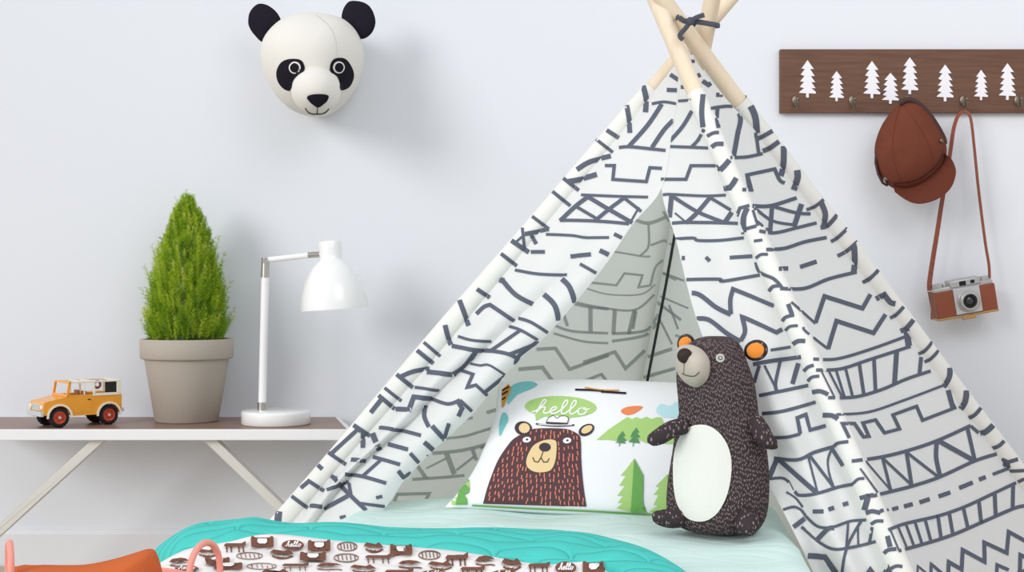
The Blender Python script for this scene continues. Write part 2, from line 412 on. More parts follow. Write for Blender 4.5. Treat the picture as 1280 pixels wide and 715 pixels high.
for a, t in ((0.3, .1), (2.6, .12), (3.4, .25), (0.1, .3), (-0.5, .2), (3.0, .55), (0.2, .5), (2.9, .02), (-.2, .05), (3.3, .4), (0, .62), (1, .93), (2, .96), (4, .9)):
    r0 = cone_r(t)*0.95; base = pc+Vector((r0*math.cos(a), r0*math.sin(a)*0.5, hp+t*top*0.9))
    spray(base, Vector((math.cos(a)*0.9*(1-t), math.sin(a)*0.4, 1.0)), 0.045, LEAF[0])
for k in range(150):
    t = rnd.random()**1.1; a = rnd.uniform(-0.9, 0.9)+(math.pi if k % 2 else 0); r0 = cone_r(t)*0.9
    spray(pc+Vector((r0*math.cos(a), r0*math.sin(a)*0.6, hp+t*top*0.88)), Vector((math.cos(a)*(0.75-0.5*t), math.sin(a)*0.3, 1.0)), rnd.uniform(0.026, 0.04)*(1-.3*t), LEAF[k % 4])
b.build('foliage', pp, smooth=False)

# ================================================================ DESK LAMP
LW = mat('lamp_white_enamel', (242, 242, 242), 0.22, spec=0.5, coat=0.4)
CH = mat('brushed_nickel', (190, 186, 178), 0.3, metal=1.0)
lc = P(345, 520, 3.72); lc.z = ZT+0.0013; s = 3.72/FPX
lp = empty('desk_lamp', lc, 'white desk lamp with a dome shade and round base on the table end', 'lamp')
b = MB(); rb = 43*s
b.lathe([(rb-0.003, 0), (rb, 0.003), (rb, 0.030), (rb-0.001, 0.034), (rb-0.005, 0.0365), (0.0, 0.037)], lc, LW, 64, caps=False); b.cap([lc+Vector((rb-0.003)*Vector((math.cos(-a*math.pi/32), math.sin(-a*math.pi/32), 0))) for a in range(64)], LW)
b.build('base', lp, angle=60)
dl = 3.72
pb, pt = P(327.5, 512, dl), P(331.5, 345, dl); pb.z = lc.z+0.036
b = MB(); b.tube([pb, pt], 5.0*s, LW, 20); po = b.build('pole', lp)
b = MB(); b.tube([pb, pb+(pt-pb).normalized()*0.021], 5.6*s, CH, 20); tag_ = b.build('collar', lp)
b = MB(); b.tube([pt-(pt-pb).normalized()*0.004, P(332.2, 322, dl)], 5.2*s, CH, 20); b.tube([P(331, 326, dl-0.014), P(331, 326, dl+0.014)], 3.5*s, CH, 16); b.build('hinge', lp)
b = MB(); b.tube([P(334, 325, dl-0.002), P(386, 319, dl-0.002)], 3.6*s, LW, 16); b.build('arm', lp)
b = MB(); b.tube([P(385, 319, dl-0.002), P(400, 318, dl-0.002)], 3.7*s, CH, 16); b.build('shade_joint', lp)
top_c, bot_c = P(412.5, 301, dl), P(418.5, 386.5, dl)
ax = (top_c-bot_c); L = ax.length; q = Vector((0, 0, 1)).rotation_difference(ax.normalized()).to_matrix().to_4x4()
b = MB(); T = LW
prof = [(42.5, 0), (42.5, 1.5), (41.6, 10), (39.5, 21), (36, 32), (31, 43), (25.5, 52), (19.5, 58.5), (16, 61), (14.8, 64), (14.6, 70), (14.6, 82), (13.6, 85), (11, 86), (0.01, 86)]
inner = [(42.5, 0), (41.4, 0), (40.4, 10), (38.3, 21), (34.8, 32), (29.8, 43), (24, 51.5), (18, 57), (8, 60), (0.01, 60)]
b.lathe([(r*s, h*s) for r, h in prof], bot_c, LW, 56, q, caps=False); b.lathe([(r*s, h*s) for r, h in inner], bot_c, LW, 56, q, caps=False)
b.build('lamp_shade', lp, angle=50)
b = MB(); b.ball(bot_c+ax.normalized()*0.055, (0.026, 0.026, 0.032), mat('bulb_glass', (245, 243, 236), 0.15), 16); b.build('bulb', lp)

# ================================================================ TOY TRUCK
YEL = mat('toy_yellow', (240, 160, 36), 0.32, spec=0.5, coat=0.3, var=0.06, vscale=30)
TIR = mat('toy_tyre', (34, 26, 30), 0.65); RIM = mat('toy_rim_red', (196, 78, 52), 0.4); CRM = mat('toy_cream', (240, 232, 214), 0.4)
GRY = mat('toy_bumper_grey', (204, 210, 212), 0.4, metal=0.2); DRK = mat('toy_dark', (40, 38, 36), 0.6); BRN = mat('toy_seat_brown', (150, 96, 60), 0.7)
GLS = mat('toy_grille', (220, 218, 205), 0.4)
tloc = P(96, 531, 3.70); tloc.z = ZT+0.0013
tr = empty('toy_truck', tloc, 'yellow toy off-road truck with red wheel rims and cream roof frame on the table', 'toy', rot=(0, 0, R(39)))
W2 = 0.047
def arc(cx, cz, r, a0, a1, n=12): return [(cx+r*math.cos(R(a0+(a1-a0)*k/n)), cz+r*math.sin(R(a0+(a1-a0)*k/n))) for k in range(n+1)]
WX0, WX1, WR = -0.064, 0.068, 0.0255
prof = [(-0.106, 0.033), (-0.106, 0.060), (-0.103, 0.066), (-0.045, 0.078), (-0.040, 0.081), (0.101, 0.081), (0.103, 0.078), (0.103, 0.033), (0.096, 0.031)]
prof += arc(WX1, 0.027, 0.0285, 10, 170) + [(WX1-0.030, 0.028), (WX0+0.030, 0.028)] + arc(WX0, 0.027, 0.0285, 10, 170) + [(WX0-0.032, 0.032)]
b = MB()
# body: two side skins with wheel arches, floor, hood and tail
b.extrude(prof, -W2, -W2+0.006, YEL); b.extrude(prof, W2-0.006, W2, YEL)
b.extrude([(-0.105, 0.036), (-0.105, 0.060), (-0.102, 0.066), (-0.045, 0.078), (-0.041, 0.081), (-0.036, 0.081), (-0.036, 0.056), (-0.096, 0.056), (-0.096, 0.036)], -W2+0.005, W2-0.005, YEL)
b.box((0.097, -W2+0.005, 0.033), (0.103, W2-0.005, 0.081), YEL); b.box((-0.04, -W2+0.005, 0.030), (0.1, W2-0.005, 0.034), YEL)
b.box((-0.042, -W2+0.005, 0.034), (-0.036, W2-0.005, 0.081), YEL)
b.build('body', tr, smooth=False, local=True, bevel=0.0012)
for cx in (WX0, WX1):
    for sy in (-1, 1):
        b = MB(); o_, i_ = arc(cx, 0.027, 0.0335, -5, 185, 18), arc(cx, 0.027, 0.0285, -5, 185, 18)
        y0, y1 = (sy*W2-0.001, sy*(W2+0.003)) if sy > 0 else (-W2-0.003, -W2+0.001)
        rings = [[Vector((x, y, z)) for x, z in c] for c, y in ((i_, y0), (o_, y0), (o_, y1), (i_, y1), (i_, y0))]
        b.grid(rings, CRM); b.build('fender_trim', tr, smooth=False, local=True)
        rt = Matrix.Rotation(R(90)*(1 if sy < 0 else -1), 4, 'X')
        b = MB(); c = Vector((cx, sy*(W2-0.012), 0.0255))
        b.lathe([(0.012, -0.004), (0.0225, -0.004), (0.0252, -0.001), (0.0255, 0.004), (0.0252, 0.011), (0.022, 0.0145), (0.0175, 0.0145), (0.0165, 0.012)], c, TIR, 32, rt, caps=False)
        for k in range(20):
            a = k*2*math.pi/20; m4 = Matrix.Translation(c) @ rt @ Matrix.Rotation(a, 4, 'Z')
            b.box((0.0248, -0.0015, 0), (0.0264, 0.0015, 0.011), TIR, m4)
        wh = b.build('wheel', tr, local=True)
        b = MB(); b.lathe([(0.0168, 0.0), (0.0168, 0.0125), (0.0150, 0.0135), (0.0125, 0.0125), (0.0115, 0.009), (0.006, 0.009), (0.0055, 0.0125), (0.003, 0.0135), (0.0001, 0.0135)], c, RIM, 28, rt, caps=False)
        for k in range(5):
            m4 = Matrix.Translation(c) @ rt @ Matrix.Rotation(k*2*math.pi/5, 4, 'Z'); b.box((0.005, -0.0018, 0.006), (0.014, 0.0018, 0.0115), RIM, m4)
        b.lathe([(0.0035, 0.013), (0.003, 0.0155), (0.0001, 0.0155)], c, GRY, 12, rt, caps=False)
        b.build('rim', wh, local=True)
b = MB()
b.box((-0.114, -W2-0.002, 0.030), (-0.106, W2+0.002, 0.042), GRY); b.build('front_bumper', tr, smooth=False, local=True, bevel=0.001)
b = MB(); b.box((0.103, -W2, 0.033), (0.110, W2, 0.042), GRY); b.build('rear_bumper', tr, smooth=False, local=True, bevel=0.001)
b = MB(); b.box((-0.1075, -0.027, 0.044), (-0.1055, 0.027, 0.061), GLS)
for k in range(9): b.box((-0.1085, -0.026+k*0.0062, 0.045), (-0.107, -0.0245+k*0.0062, 0.060), GRY)
b.build('grille', tr, smooth=False, local=True)
for sy in (-1, 1):
    b = MB(); b.lathe([(0.0062, 0), (0.0062, 0.003), (0.0045, 0.0042), (0.0001, 0.0045)], (-0.1058, sy*0.037, 0.053), CRM, 16, Matrix.Rotation(R(-90), 4, 'Y'), caps=False); b.build('headlight', tr, local=True)
# windscreen frame, roof frame
b = MB(); sl = 0.006
for sy in (-1, 1): b.add([(-0.047, sy*W2-0.003, 0.078), (-0.041, sy*W2-0.003, 0.078), (-0.041, sy*W2+0.003, 0.078), (-0.047, sy*W2+0.003, 0.078), (-0.047+sl, sy*W2-0.003, 0.114), (-0.041+sl, sy*W2-0.003, 0.114), (-0.041+sl, sy*W2+0.003, 0.114), (-0.047+sl, sy*W2+0.003, 0.114)], [(0, 3, 2, 1), (4, 5, 6, 7), (0, 1, 5, 4), (1, 2, 6, 5), (2, 3, 7, 6), (3, 0, 4, 7)], YEL)
b.box((-0.041, -W2-0.003, 0.111), (-0.035, W2+0.003, 0.1165), YEL); b.box((-0.047, -W2-0.003, 0.078), (-0.041, W2+0.003, 0.0835), YEL)
b.build('windshield_frame', tr, smooth=False, local=True, bevel=0.0008)
b = MB()
for sy in (-1, 1):
    y0, y1 = sy*W2-0.002, sy*W2+0.002
    b.box((-0.036, y0, 0.112), (0.098, y1, 0.116), CRM)
    b.box((0.024, y0, 0.081), (0.030, y1, 0.112), CRM); b.box((0.0, y0, 0.081), (0.003, y1, 0.112), CRM)
    b.box((0.024, y0, 0.077), (0.101, y1, 0.084), CRM); b.box((0.090, y0, 0.081), (0.1, y1, 0.115), CRM)
b.box((0.094, -W2, 0.081), (0.1, W2, 0.085), CRM)
for x in (-0.002, 0.026, 0.094): b.box((x, -W2, 0.112), (x+0.004, W2, 0.116), CRM)
b.build('roof_frame', tr, smooth=False, local=True, bevel=0.0008)
b = MB(); b.box((0.06, -W2+0.006, 0.083), (0.091, -W2+0.0075, 0.112), DRK); b.build('rear_window', tr, smooth=False, local=True)
b = MB(); b.lathe([(0.008, -0.003), (0.012, 0), (0.008, 0.003), (0.005, 0)], (0.072, W2-0.008, 0.1), BRN, 20, Matrix.Rotation(R(90), 4, 'X'), caps=False); b.build('spare_ring', tr, local=True)
b = MB()
for sy in (-1, 1): b.box((-0.012, sy*0.023-0.013, 0.034), (0.012, sy*0.023+0.013, 0.066), BRN); b.box((0.006, sy*0.023-0.013, 0.06), (0.012, sy*0.023+0.013, 0.09), BRN)
b.box((0.04, -0.03, 0.034), (0.07, 0.03, 0.078), BRN); b.build('seat', tr, smooth=False, local=True, bevel=0.002)
for sy in (-1, 1):
    b = MB(); y0, y1 = (-W2-0.0006, -W2) if sy < 0 else (W2, W2+0.0006)
    DO = MATD = YEL
    b.box((-0.034, y0, 0.036), (0.020, y1, 0.0795), YEL)
    b.box((0.010, y0-0.001 if sy < 0 else y0, 0.067), (0.018, y1+(0.001 if sy > 0 else 0), 0.070), DRK)
    b.build('door', tr, smooth=False, local=True, bevel=0.0004)

# ================================================================ PANDA HEAD
PW = mat('panda_cream_felt', (229, 226, 219), 0.95, bump=0.25, bscale=260, spec=0.1, var=0.02, vscale=120)
PB = mat('panda_black_felt', (34, 31, 40), 0.95, bump=0.25, bscale=260, spec=0.1)
PWH = mat('panda_eye_white', (240, 238, 232), 0.9); STI = mat('stitch_brown', (70, 58, 54), 0.9)
zp = lambda pts: Z(290, 0, 4.47, pts)
pd = 3.90
pa = empty('panda_head', P(391, 75, 3.935), 'cream felt panda head with black ears mounted on the wall', 'wall decoration')
out = [(p.x, p.y) for p in catmull([(x, y, 0) for x, y in zp([(168,300),(188,420),(245,530),(320,605),(400,642),(470,650),(545,630),(635,560),(705,450),(735,330),(728,240),(690,165),(620,110),(500,80),(390,80),(280,120),(195,205)])], 4, True)]
b = MB(); pts = [P(x, y, 3.80) for x, y in out]; c = P(391, 78, 3.80); rows = []
for sc_, dy in ((0.80, 0.135), (0.90, 0.10), (0.97, 0.05), (1.0, 0.0), (0.985, -0.035), (0.93, -0.07), (0.83, -0.105), (0.68, -0.135), (0.5, -0.158), (0.3, -0.172), (0.12, -0.178), (0.0, -0.179)):
    rows.append([c+(p-c)*sc_+Vector((0, dy, -0.006 if dy < -0.05 else 0)) for p in pts])
b.grid(rows, PW, close=True); b.cap(rows[0], PW)
b.ball(P(395, 113, 3.655), (0.064, 0.075, 0.062), PW, 32)
hb = b.bvh()
fill(b, hb, zp(catmull_px := [(p.x, p.y) for p in catmull([(250,400,0),(275,350,0),(320,330,0),(380,333,0),(402,360,0),(405,395,0),(370,420,0),(342,455,0),(328,504,0),(290,495,0),(258,455,0)], 4, True)]), PB, 0.0015, 4)
fill(b, hb, zp([(p.x, p.y) for p in catmull([(548,400,0),(552,350,0),(580,325,0),(630,328,0),(665,370,0),(680,420,0),(665,470,0),(640,495,0),(605,502,0),(600,460,0),(585,425,0)], 4, True)]), PB, 0.0015, 4)
for cx, cy in ((354, 377), (591, 375)):
    fill(b, hb, zp(ell(cx, cy, 32, 33)), PWH, 0.0045, 5); fill(b, hb, zp(ell(cx, cy, 23, 25)), PB, 0.0065, 5)
stroke([(b, hb)], zp([(410,603),(425,625),(450,636),(475,636),(505,635),(528,622),(541,605)]), 1.1, STI, 0.0015, 2)
stroke([(b, hb)], zp([(478,590),(475,636)]), 1.1, STI, 0.0015, 2)
stroke([(b, hb)], zp([(470,82),(545,150),(580,230),(585,310)]), 0.5, mat('panda_seam', (214, 208, 196), 0.95), 0.001, 3)
b.build('head', pa, angle=80)
b = MB(); ns = zp([(p.x, p.y) for p in catmull([(422,538,0),(450,526,0),(495,524,0),(534,532,0),(528,560,0),(500,585,0),(478,595,0),(450,578,0),(430,558,0)], 3, True)])
h = hb.ray_cast(O, ray(*ns[0]).normalized()); hd = (hb.ray_cast(O, ray(396.5, 125).normalized())[0]-O).y
fill(b, hb, ns, PB, 0.004, 3); b.build('nose', pa)
for el in ([(90,120),(98,70),(130,30),(165,20),(210,35),(255,75),(278,130),(250,150),(210,185),(172,235),(125,195),(98,155)],
           [(615,118),(618,60),(645,15),(680,4),(740,15),(780,50),(802,115),(790,170),(760,205),(722,218),(700,190),(660,150)]):
    e_ = zp([(p.x, p.y) for p in catmull([(x, y, 0) for x, y in el], 4, True)])
    b = MB(); b.puff(e_, 3.79, 0.016, 0.016, PB, 6, flatness=0.4); b.build('ear', pa, angle=80)

# ================================================================ HOOK BOARD
BW = wood('board_walnut', (114, 82, 64), (92, 64, 50), (1.5, 10, 22), 5, 0.55)
TW = mat('tree_cutout_white', (236, 234, 240), 0.6); BR = mat('aged_brass', (124, 114, 102), 0.35, metal=0.9)
dbd = 3.925
hx0, hx1 = P(975, 61, dbd).x, P(1440, 61, dbd).x; hz1, hz0 = P(975, 61.5, 3.918).z, P(975, 140.5, 3.918).z
hk = empty('hook_board', ((hx0+hx1)/2, -0.005, hz0), 'dark wooden wall board with white pine trees and a row of brass hooks', 'coat rack')
b = MB(); b.box((hx0, -0.022, hz0), (hx1, -0.0005, hz1), BW)
zb = lambda pts: Z(960, 50, 3.7625, pts)
TREE = [(0,0),(30,42),(12,42),(34,75),(16,75),(36,104),(18,104),(38,132),(18,132),(40,150),(38,158),(6,156),(6,176),(-6,176),(-6,156),(-40,154),(-36,148),(-16,132),(-36,126),(-16,102),(-34,100),(-14,75),(-32,68),(-12,42),(-28,40)]
bd_bvh = b.bvh()
for cx, y0, y1, k in ((185,95,271,1), (322,147,288,.86), (488,99,274,1), (575,155,300,1), (666,82,255,1), (832,116,289,1), (1001,141,283,.82), (1125,110,282,1),
                      (1250,130,282,.95), (1400,95,270,1), (1500,150,290,.85), (1600,100,275,1), (1700,120,285,1)):
    q = (y1-y0)/176.0
    poly = [P(x, y, 3.918) for x, y in zb([(cx+x*k, y0+y*q) for x, y in TREE])]
    f1 = [Vector((v.x, -0.0245, v.z)) for v in poly]; f0 = [Vector((v.x, -0.0215, v.z)) for v in poly]
    b.cap(f1, TW); b.grid([f0, f1], TW, close=True)
b.build('board', hk, smooth=False)
def hook(px):
    x, zt_ = P(px, 120, 3.91).x, P(px, 122.5, 3.91).z
    b = MB(); b.ball((x, -0.0245, zt_-0.006), (0.008, 0.004, 0.015), BR, 14)
    b.tube(catmull([(x, -0.024, zt_-0.004), (x, -0.031, zt_-0.018), (x+0.001, -0.041, zt_-0.028), (x+0.002, -0.052, zt_-0.022), (x+0.002, -0.055, zt_-0.008)], 5), 0.0028, BR, 10)
    b.ball((x+0.002, -0.055, zt_-0.006), (0.005, 0.005, 0.005), BR, 12)
    return b.build('hook', hk)
for px in (994, 1065, 1135, 1204, 1272, 1342, 1411): hook(px)

# ================================================================ CAP
CP = mat('cap_brown_wool', (112, 62, 48), 0.95, bump=0.4, bscale=300, spec=0.1, var=0.12, vscale=25)
CL = mat('cap_dark_leather', (66, 40, 38), 0.45); CLN = mat('cap_band_brown', (104, 56, 43), 0.95, bump=0.4, bscale=300, spec=0.1)
zc = lambda pts: Z(1080, 120, 2.465, pts)
def cl(pts, n=4): return [(p.x, p.y) for p in catmull([(x, y, 0) for x, y in pts], n, True)]
dc = 3.835
cp = empty('newsboy_cap', P(1142, 190, 3.9), 'brown wool cap with a short visor and leather strap hanging from a board hook', 'cap')
b = MB()
b.puff(cl(zc([(98,32),(128,14),(160,18),(195,50),(225,95),(248,140),(252,182),(238,215),(205,250),(160,278),(115,290),(80,278),(52,245),(36,195),(36,145),(58,85)])), dc, 0.075, 0.06, CP, 10, center=(1136, 186), flatness=0.5)
cbv = b.bvh()
stroke([(b, cbv)], zc([(248,150),(235,195),(200,235),(150,262),(100,268),(70,262)]), 1.0, CL, 0.001, 2)
stroke([(b, cbv)], zc([(112,30),(95,90),(88,160),(98,220),(118,270)]), 0.7, CLN, 0.0008, 2)
stroke([(b, cbv)], zc([(120,28),(160,80),(195,140),(215,200)]), 0.7, CLN, 0.0008, 2)
b.build('crown', cp, angle=80)
b = MB()
vis_o = zc([(252,180),(270,195),(281,218),(283,242),(270,280),(240,310),(200,328),(160,332),(125,318),(95,296)])
vis_i = zc([(240,172),(235,185),(225,200),(212,215),(195,232),(178,246),(155,262),(135,270),(112,274),(88,270)])
top_, bot_, mid_ = [], [], []
vo, vi = catmull([(x, y, 0) for x, y in vis_o], 4), catmull([(x, y, 0) for x, y in vis_i], 4)
rows = []
for dd in (0, 0.006):
    rr = []
    for k in range(7):
        t = k/6
        rr.append([P(i.x+(o.x-i.x)*t, i.y+(o.y-i.y)*t, dc-0.006-0.045*math.sin(t*1.5)+dd) for i, o in zip(vi, vo)])
    rows.append(rr)
b.grid(rows[0], CLN); b.grid(rows[1][::-1], CLN); b.grid([rows[0][-1], rows[1][-1]], CLN); b.build('visor', cp, angle=60)
b = MB(); b.tube([P(x, y, dc-0.03) for x, y in [(p.x, p.y) for p in catmull([(x, y, 0) for x, y in zc([(108,24),(130,12),(155,16),(190,44),(222,88),(244,128),(248,148)])], 4)]], 0.0075, CL, 8, flat=0.45)
st = b.build('leather_strap', cp)
b = MB(); b.tube([P(x, y, dc-0.004) for x, y in zc([(38,175),(36,205),(44,240),(58,268),(72,276)])], 0.008, CL, 8, flat=0.45); st2 = b.build('leather_strap', cp)
for px, py, prt in ((238, 138, st), (66, 256, st2)):
    (x, y), = zc([(px, py)]); b = MB(); b.ball(P(x, y, dc-0.055), (0.006, 0.005, 0.006), BR, 12); b.build('button', prt)

# ================================================================ CAMERA ON STRAP
LEA = mat('camera_leather', (136, 74, 54), 0.5, bump=0.2, bscale=150, var=0.12, vscale=30); SIL = mat('camera_silver', (188, 188, 186), 0.35, metal=0.75)
SIL2 = mat('camera_faceplate', (196, 196, 200), 0.4, metal=0.4); BLK = mat('camera_black', (26, 26, 28), 0.3); EDG = mat('camera_case_edge', (176, 140, 90), 0.5)
GLA = mat('lens_glass', (30, 32, 44), 0.05, spec=0.8)
ko = P(1203.5, 375, 3.86); s = 3.86/FPX
kc = empty('film_camera', ko, 'old silver film camera in a brown leather half case hanging by its strap', 'camera', rot=(R(4), R(-10), R(0)))
def ku(x): return x*s
b = MB(); b.box((ku(-38), -0.03, ku(-19)), (ku(-14), 0.03, ku(16)), LEA); b.box((ku(17), -0.03, ku(-19)), (ku(38), 0.03, ku(16)), LEA)
b.box((ku(-38), -0.006, ku(-19)), (ku(38), 0.03, ku(16)), LEA); b.box((ku(-38.6), -0.0315, ku(-19.5)), (ku(38.6), 0.0315, ku(-16.5)), EDG)
b.build('leather_case', kc, local=True, bevel=0.003)
b = MB(); b.box((ku(-14), -0.027, ku(-16.5)), (ku(17), 0.0, ku(16)), SIL2); b.box((ku(-15), -0.034, ku(-15.5)), (ku(18), -0.026, ku(17)), SIL2); b.build('front_plate', kc, local=True, bevel=0.0015)
b = MB(); b.box((ku(-37), -0.024, ku(15)), (ku(37), 0.024, ku(21)), SIL); b.box((ku(-17), -0.026, ku(18)), (ku(22), 0.02, ku(27)), SIL)
b.build('top_housing', kc, local=True, bevel=0.003)
b = MB(); b.box((ku(-5), -0.028, ku(19.5)), (ku(3), -0.024, ku(25)), BLK); b.box((ku(9), -0.028, ku(20.5)), (ku(14), -0.024, ku(24.5)), BLK); b.build('viewfinder', kc, local=True, bevel=0.0005)
rx = Matrix.Rotation(R(90), 4, 'X')
for x, r_ in ((-29, 7), (28, 7)):
    b = MB(); b.lathe([(ku(r_), 0), (ku(r_), ku(4)), (ku(r_-1), ku(5)), (0.0001, ku(5))], (ku(x), -0.004, ku(20.5)), SIL, 20, caps=False); b.build('knob', kc, local=True)
b = MB(); lcn = (ku(2), -0.034, ku(0))
b.lathe([(ku(14), 0), (ku(14), 0.004), (ku(13), 0.006), (ku(12), 0.006), (ku(12), 0.013), (ku(10.5), 0.016), (ku(9), 0.016), (ku(8.3), 0.013)], lcn, SIL, 36, rx, caps=False)
ln_ = b.build('lens', kc, local=True)
b = MB(); b.lathe([(ku(8.4), 0.0125), (ku(8), 0.0145), (ku(5.6), 0.0145), (ku(5.2), 0.011)], lcn, BLK, 30, rx, caps=False); b.lathe([(ku(5.3), 0.011), (ku(4), 0.0128), (0.0001, 0.0138)], lcn, GLA, 24, rx, caps=False); b.build('lens_glass', ln_, local=True)
b = MB(); b.box((ku(-8), -0.034, ku(-23)), (ku(9), -0.024, ku(-18)), EDG); b.build('case_clasp', kc, local=True, bevel=0.002)
def strap(pts, wdt, th, name, dd0, dd1):
    path = catmull([(x, y, 0) for x, y in zc(pts)], 6); b = MB(); rings = []; n = len(path)
    for i, p in enumerate(path):
        t = i/(n-1); d = dd0+(dd1-dd0)*t
        if callable(wdt): wd = wdt(t)
        else: wd = wdt
        a = path[min(i+1, n-1)]-path[max(i-1, 0)]; nn = Vector((-a.y, a.x)).normalized()*wd/2
        q0, q1 = P(p.x-nn.x, p.y-nn.y, d), P(p.x+nn.x, p.y+nn.y, d)
        rings.append([q0, q1, q1+Vector((0, th, 0)), q0+Vector((0, th, 0))])
    b.grid(rings, LEA, close=True); b.cap(rings[0], LEA); b.cap(rings[-1], LEA); return b
def world_strap():
    b = strap([(203,600),(203,570),(213,500),(226,420),(240,330),(256,240),(268,160),(277,100),(290,62),(308,46)], lambda t: 6.2-2.2*t, 0.003, 'strap', 3.862, 3.888)
    b2 = strap([(308,46),(322,52),(332,80),(342,170),(352,270),(364,370),(376,460),(386,520),(388,562)], 2.8, 0.006, 'strap', 3.888, 3.858)
    for k, v in enumerate(b2.f): pass
    b.add(b2.v, b2.f, LEA)
    bvv = b.bvh()
    for t in range(8):
        (x, y), = zc([(208+t*4.3, 545-t*24)]); fill(b, bvv, ell(x, y, 0.7, 0.7, n=8), mat('strap_hole', (70, 36, 28), 0.8) if t == 0 else bpy.data.materials['strap_hole'], 0.0006, 5)
    return b
sb_ = world_strap()
inv = (Matrix.Translation(ko) @ kc.rotation_euler.to_matrix().to_4x4()).inverted()
sb_.v = [inv @ v for v in sb_.v]; sb_.build('strap', kc, local=True, smooth=False)

# ================================================================ TEEPEE
CLOTH = mat('teepee_canvas', (243, 244, 244), 0.95, bump=0.12, bscale=500, trans=0.30, spec=0.05); CLOTHS = mat('teepee_canvas_sleeve', (232, 232, 228), 0.95, bump=0.12, bscale=500, spec=0.05)
INK = mat('teepee_ink', (96, 101, 115), 0.95, spec=0.05); GHOST = mat('teepee_ink_showing_through', (206, 210, 209), 0.95, spec=0.05, trans=0.6); INKT = mat('teepee_ink_thin', (96, 101, 115), 0.95, spec=0.05, trans=0.85, tcol=(246, 247, 247))
PINE = wood('pole_pine', (238, 224, 202), (229, 210, 184), (6, 6, 1), 5, 0.6)
RIB = mat('tie_ribbon', (78, 80, 88), 0.9); PIPE = mat('seam_piping', (66, 70, 68), 0.9)
cross = {'A': (867.9, 50, 3.08), 'B': (841.2, 50, 2.94), 'C': (866.2, 50, 2.985), 'D': (880.8, 50, 3.03)}
foot = {'A': (237, 793.7, 3.15), 'B': (1200, 896.3, 2.55), 'C': (1382.6, 744.6, 3.55), 'D': (759, 713.5, 3.86)}
X3 = {k: P(*v) for k, v in cross.items()}; F3 = {k: P(*v) for k, v in foot.items()}
for k in F3: F3[k].z = 0
def pole_py(k, py):
    a, b_ = F3[k], X3[k]; dv = b_-a; g = (py-357.5)/FPX
    # HC - z = g*(y+DW)
    t = (HC-a.z-g*(a.y+DW))/(dv.z+g*dv.y); return a+dv*t
def pole_z(k, z):
    a, b_ = F3[k], X3[k]; return a+(b_-a)*(z-a.z)/(b_.z-a.z)
def px_of(v): d = v.y+DW; return 640+v.x/d*FPX, 357.5+(HC-v.z)/d*FPX
cen = sum(F3.values(), Vector())/4; 
tp = empty('teepee', cen, 'white canvas play teepee with grey hand-drawn line pattern standing over the bed head', 'teepee')
tops = {'A': -70, 'B': -62, 'C': -66, 'D': -75}
outD = (F3['D']-cen); outD.z = 0; outD = outD.normalized()*0.034
for k in 'ABCD':
    b = MB(); b.tube([F3[k] if k != 'D' else F3[k]+outD, pole_py(k, 300)+(outD if k == 'D' else Vector()), X3[k], pole_py(k, tops[k])], 0.0178, PINE, 20); b.build('pole', tp)
nrm = (F3['B']-F3['A']).cross(Vector(X3['B'])-F3['A']).normalized(); nrm = nrm if nrm.y < 0 else -nrm
def front_pt(px, py):
    a, b_ = pole_py('A', py), pole_py('B', py); ax, bx = px_of(a)[0], px_of(b_)[0]
    t = 0.5 if abs(bx-ax) < 8 else max(0, min(1, (px-ax)/(bx-ax)))
    iv = (1-t)/(a.y+DW)+t/(b_.y+DW); return P(px, py, 1/iv)
def toward(p, h): return p+(O-p).normalized()*h          # cloth stands out of the door plane by h
# --- left door flap: folds run from the apex down to the bed
LF = [[(846,78),(848,78),(850,78),(852,80)], [(820,111),(830,110),(840,105),(851,100)], [(770,170),(792,165),(817,165),(840,165)], [(717,234),(742,229),(787,232),(827,235)],
      [(674,284),(694,285),(745,285),(791,280)], [(632,332),(654,332),(706,341),(753,336)], [(587,384),(609,382),(655,390),(691,411)], [(542,436),(564,432),(606,437),(640,460)],
      [(497,488),(520,481),(556,482),(591,517)], [(452,540),(475,535),(513,528),(545,560)], [(407,592),(430,585),(460,572),(506,600)], [(380,625),(400,616),(430,604),(484,632)], [(325,690),(345,684),(372,682),(436,690)]]
def lf_rows():
    cols = [catmull([(r[k][0], r[k][1], 0) for r in LF], 6) for k in range(4)]; rows = []
    n = len(cols[0]); 
    for i in range(n):
        t = i/(n-1); row = []
        for seg in range(3):
            a, b_ = cols[seg][i], cols[seg+1][i]; m = 10
            for k in range(m+(1 if seg == 2 else 0)):
                u = k/m; p = a.lerp(b_, u); wv = math.sin(math.pi*u)
                if seg == 0: dsp = 0.0
                elif seg == 1: dsp = wv*0.036*min(1, max(0, (t-0.22)*2.4))
                else: dsp = wv*0.044*min(1, max(0, (t-0.28)*2.6))+u*0.018*min(1, max(0, (t-0.3)*2))
                dsp += 0.004*math.sin(9*t+seg*2)*wv*t
                row.append(toward(front_pt(p.x, p.y), dsp+0.006))
        rows.append(row)
    return rows
flapL = MB(); flapL.grid(lf_rows(), CLOTH, flip=True)
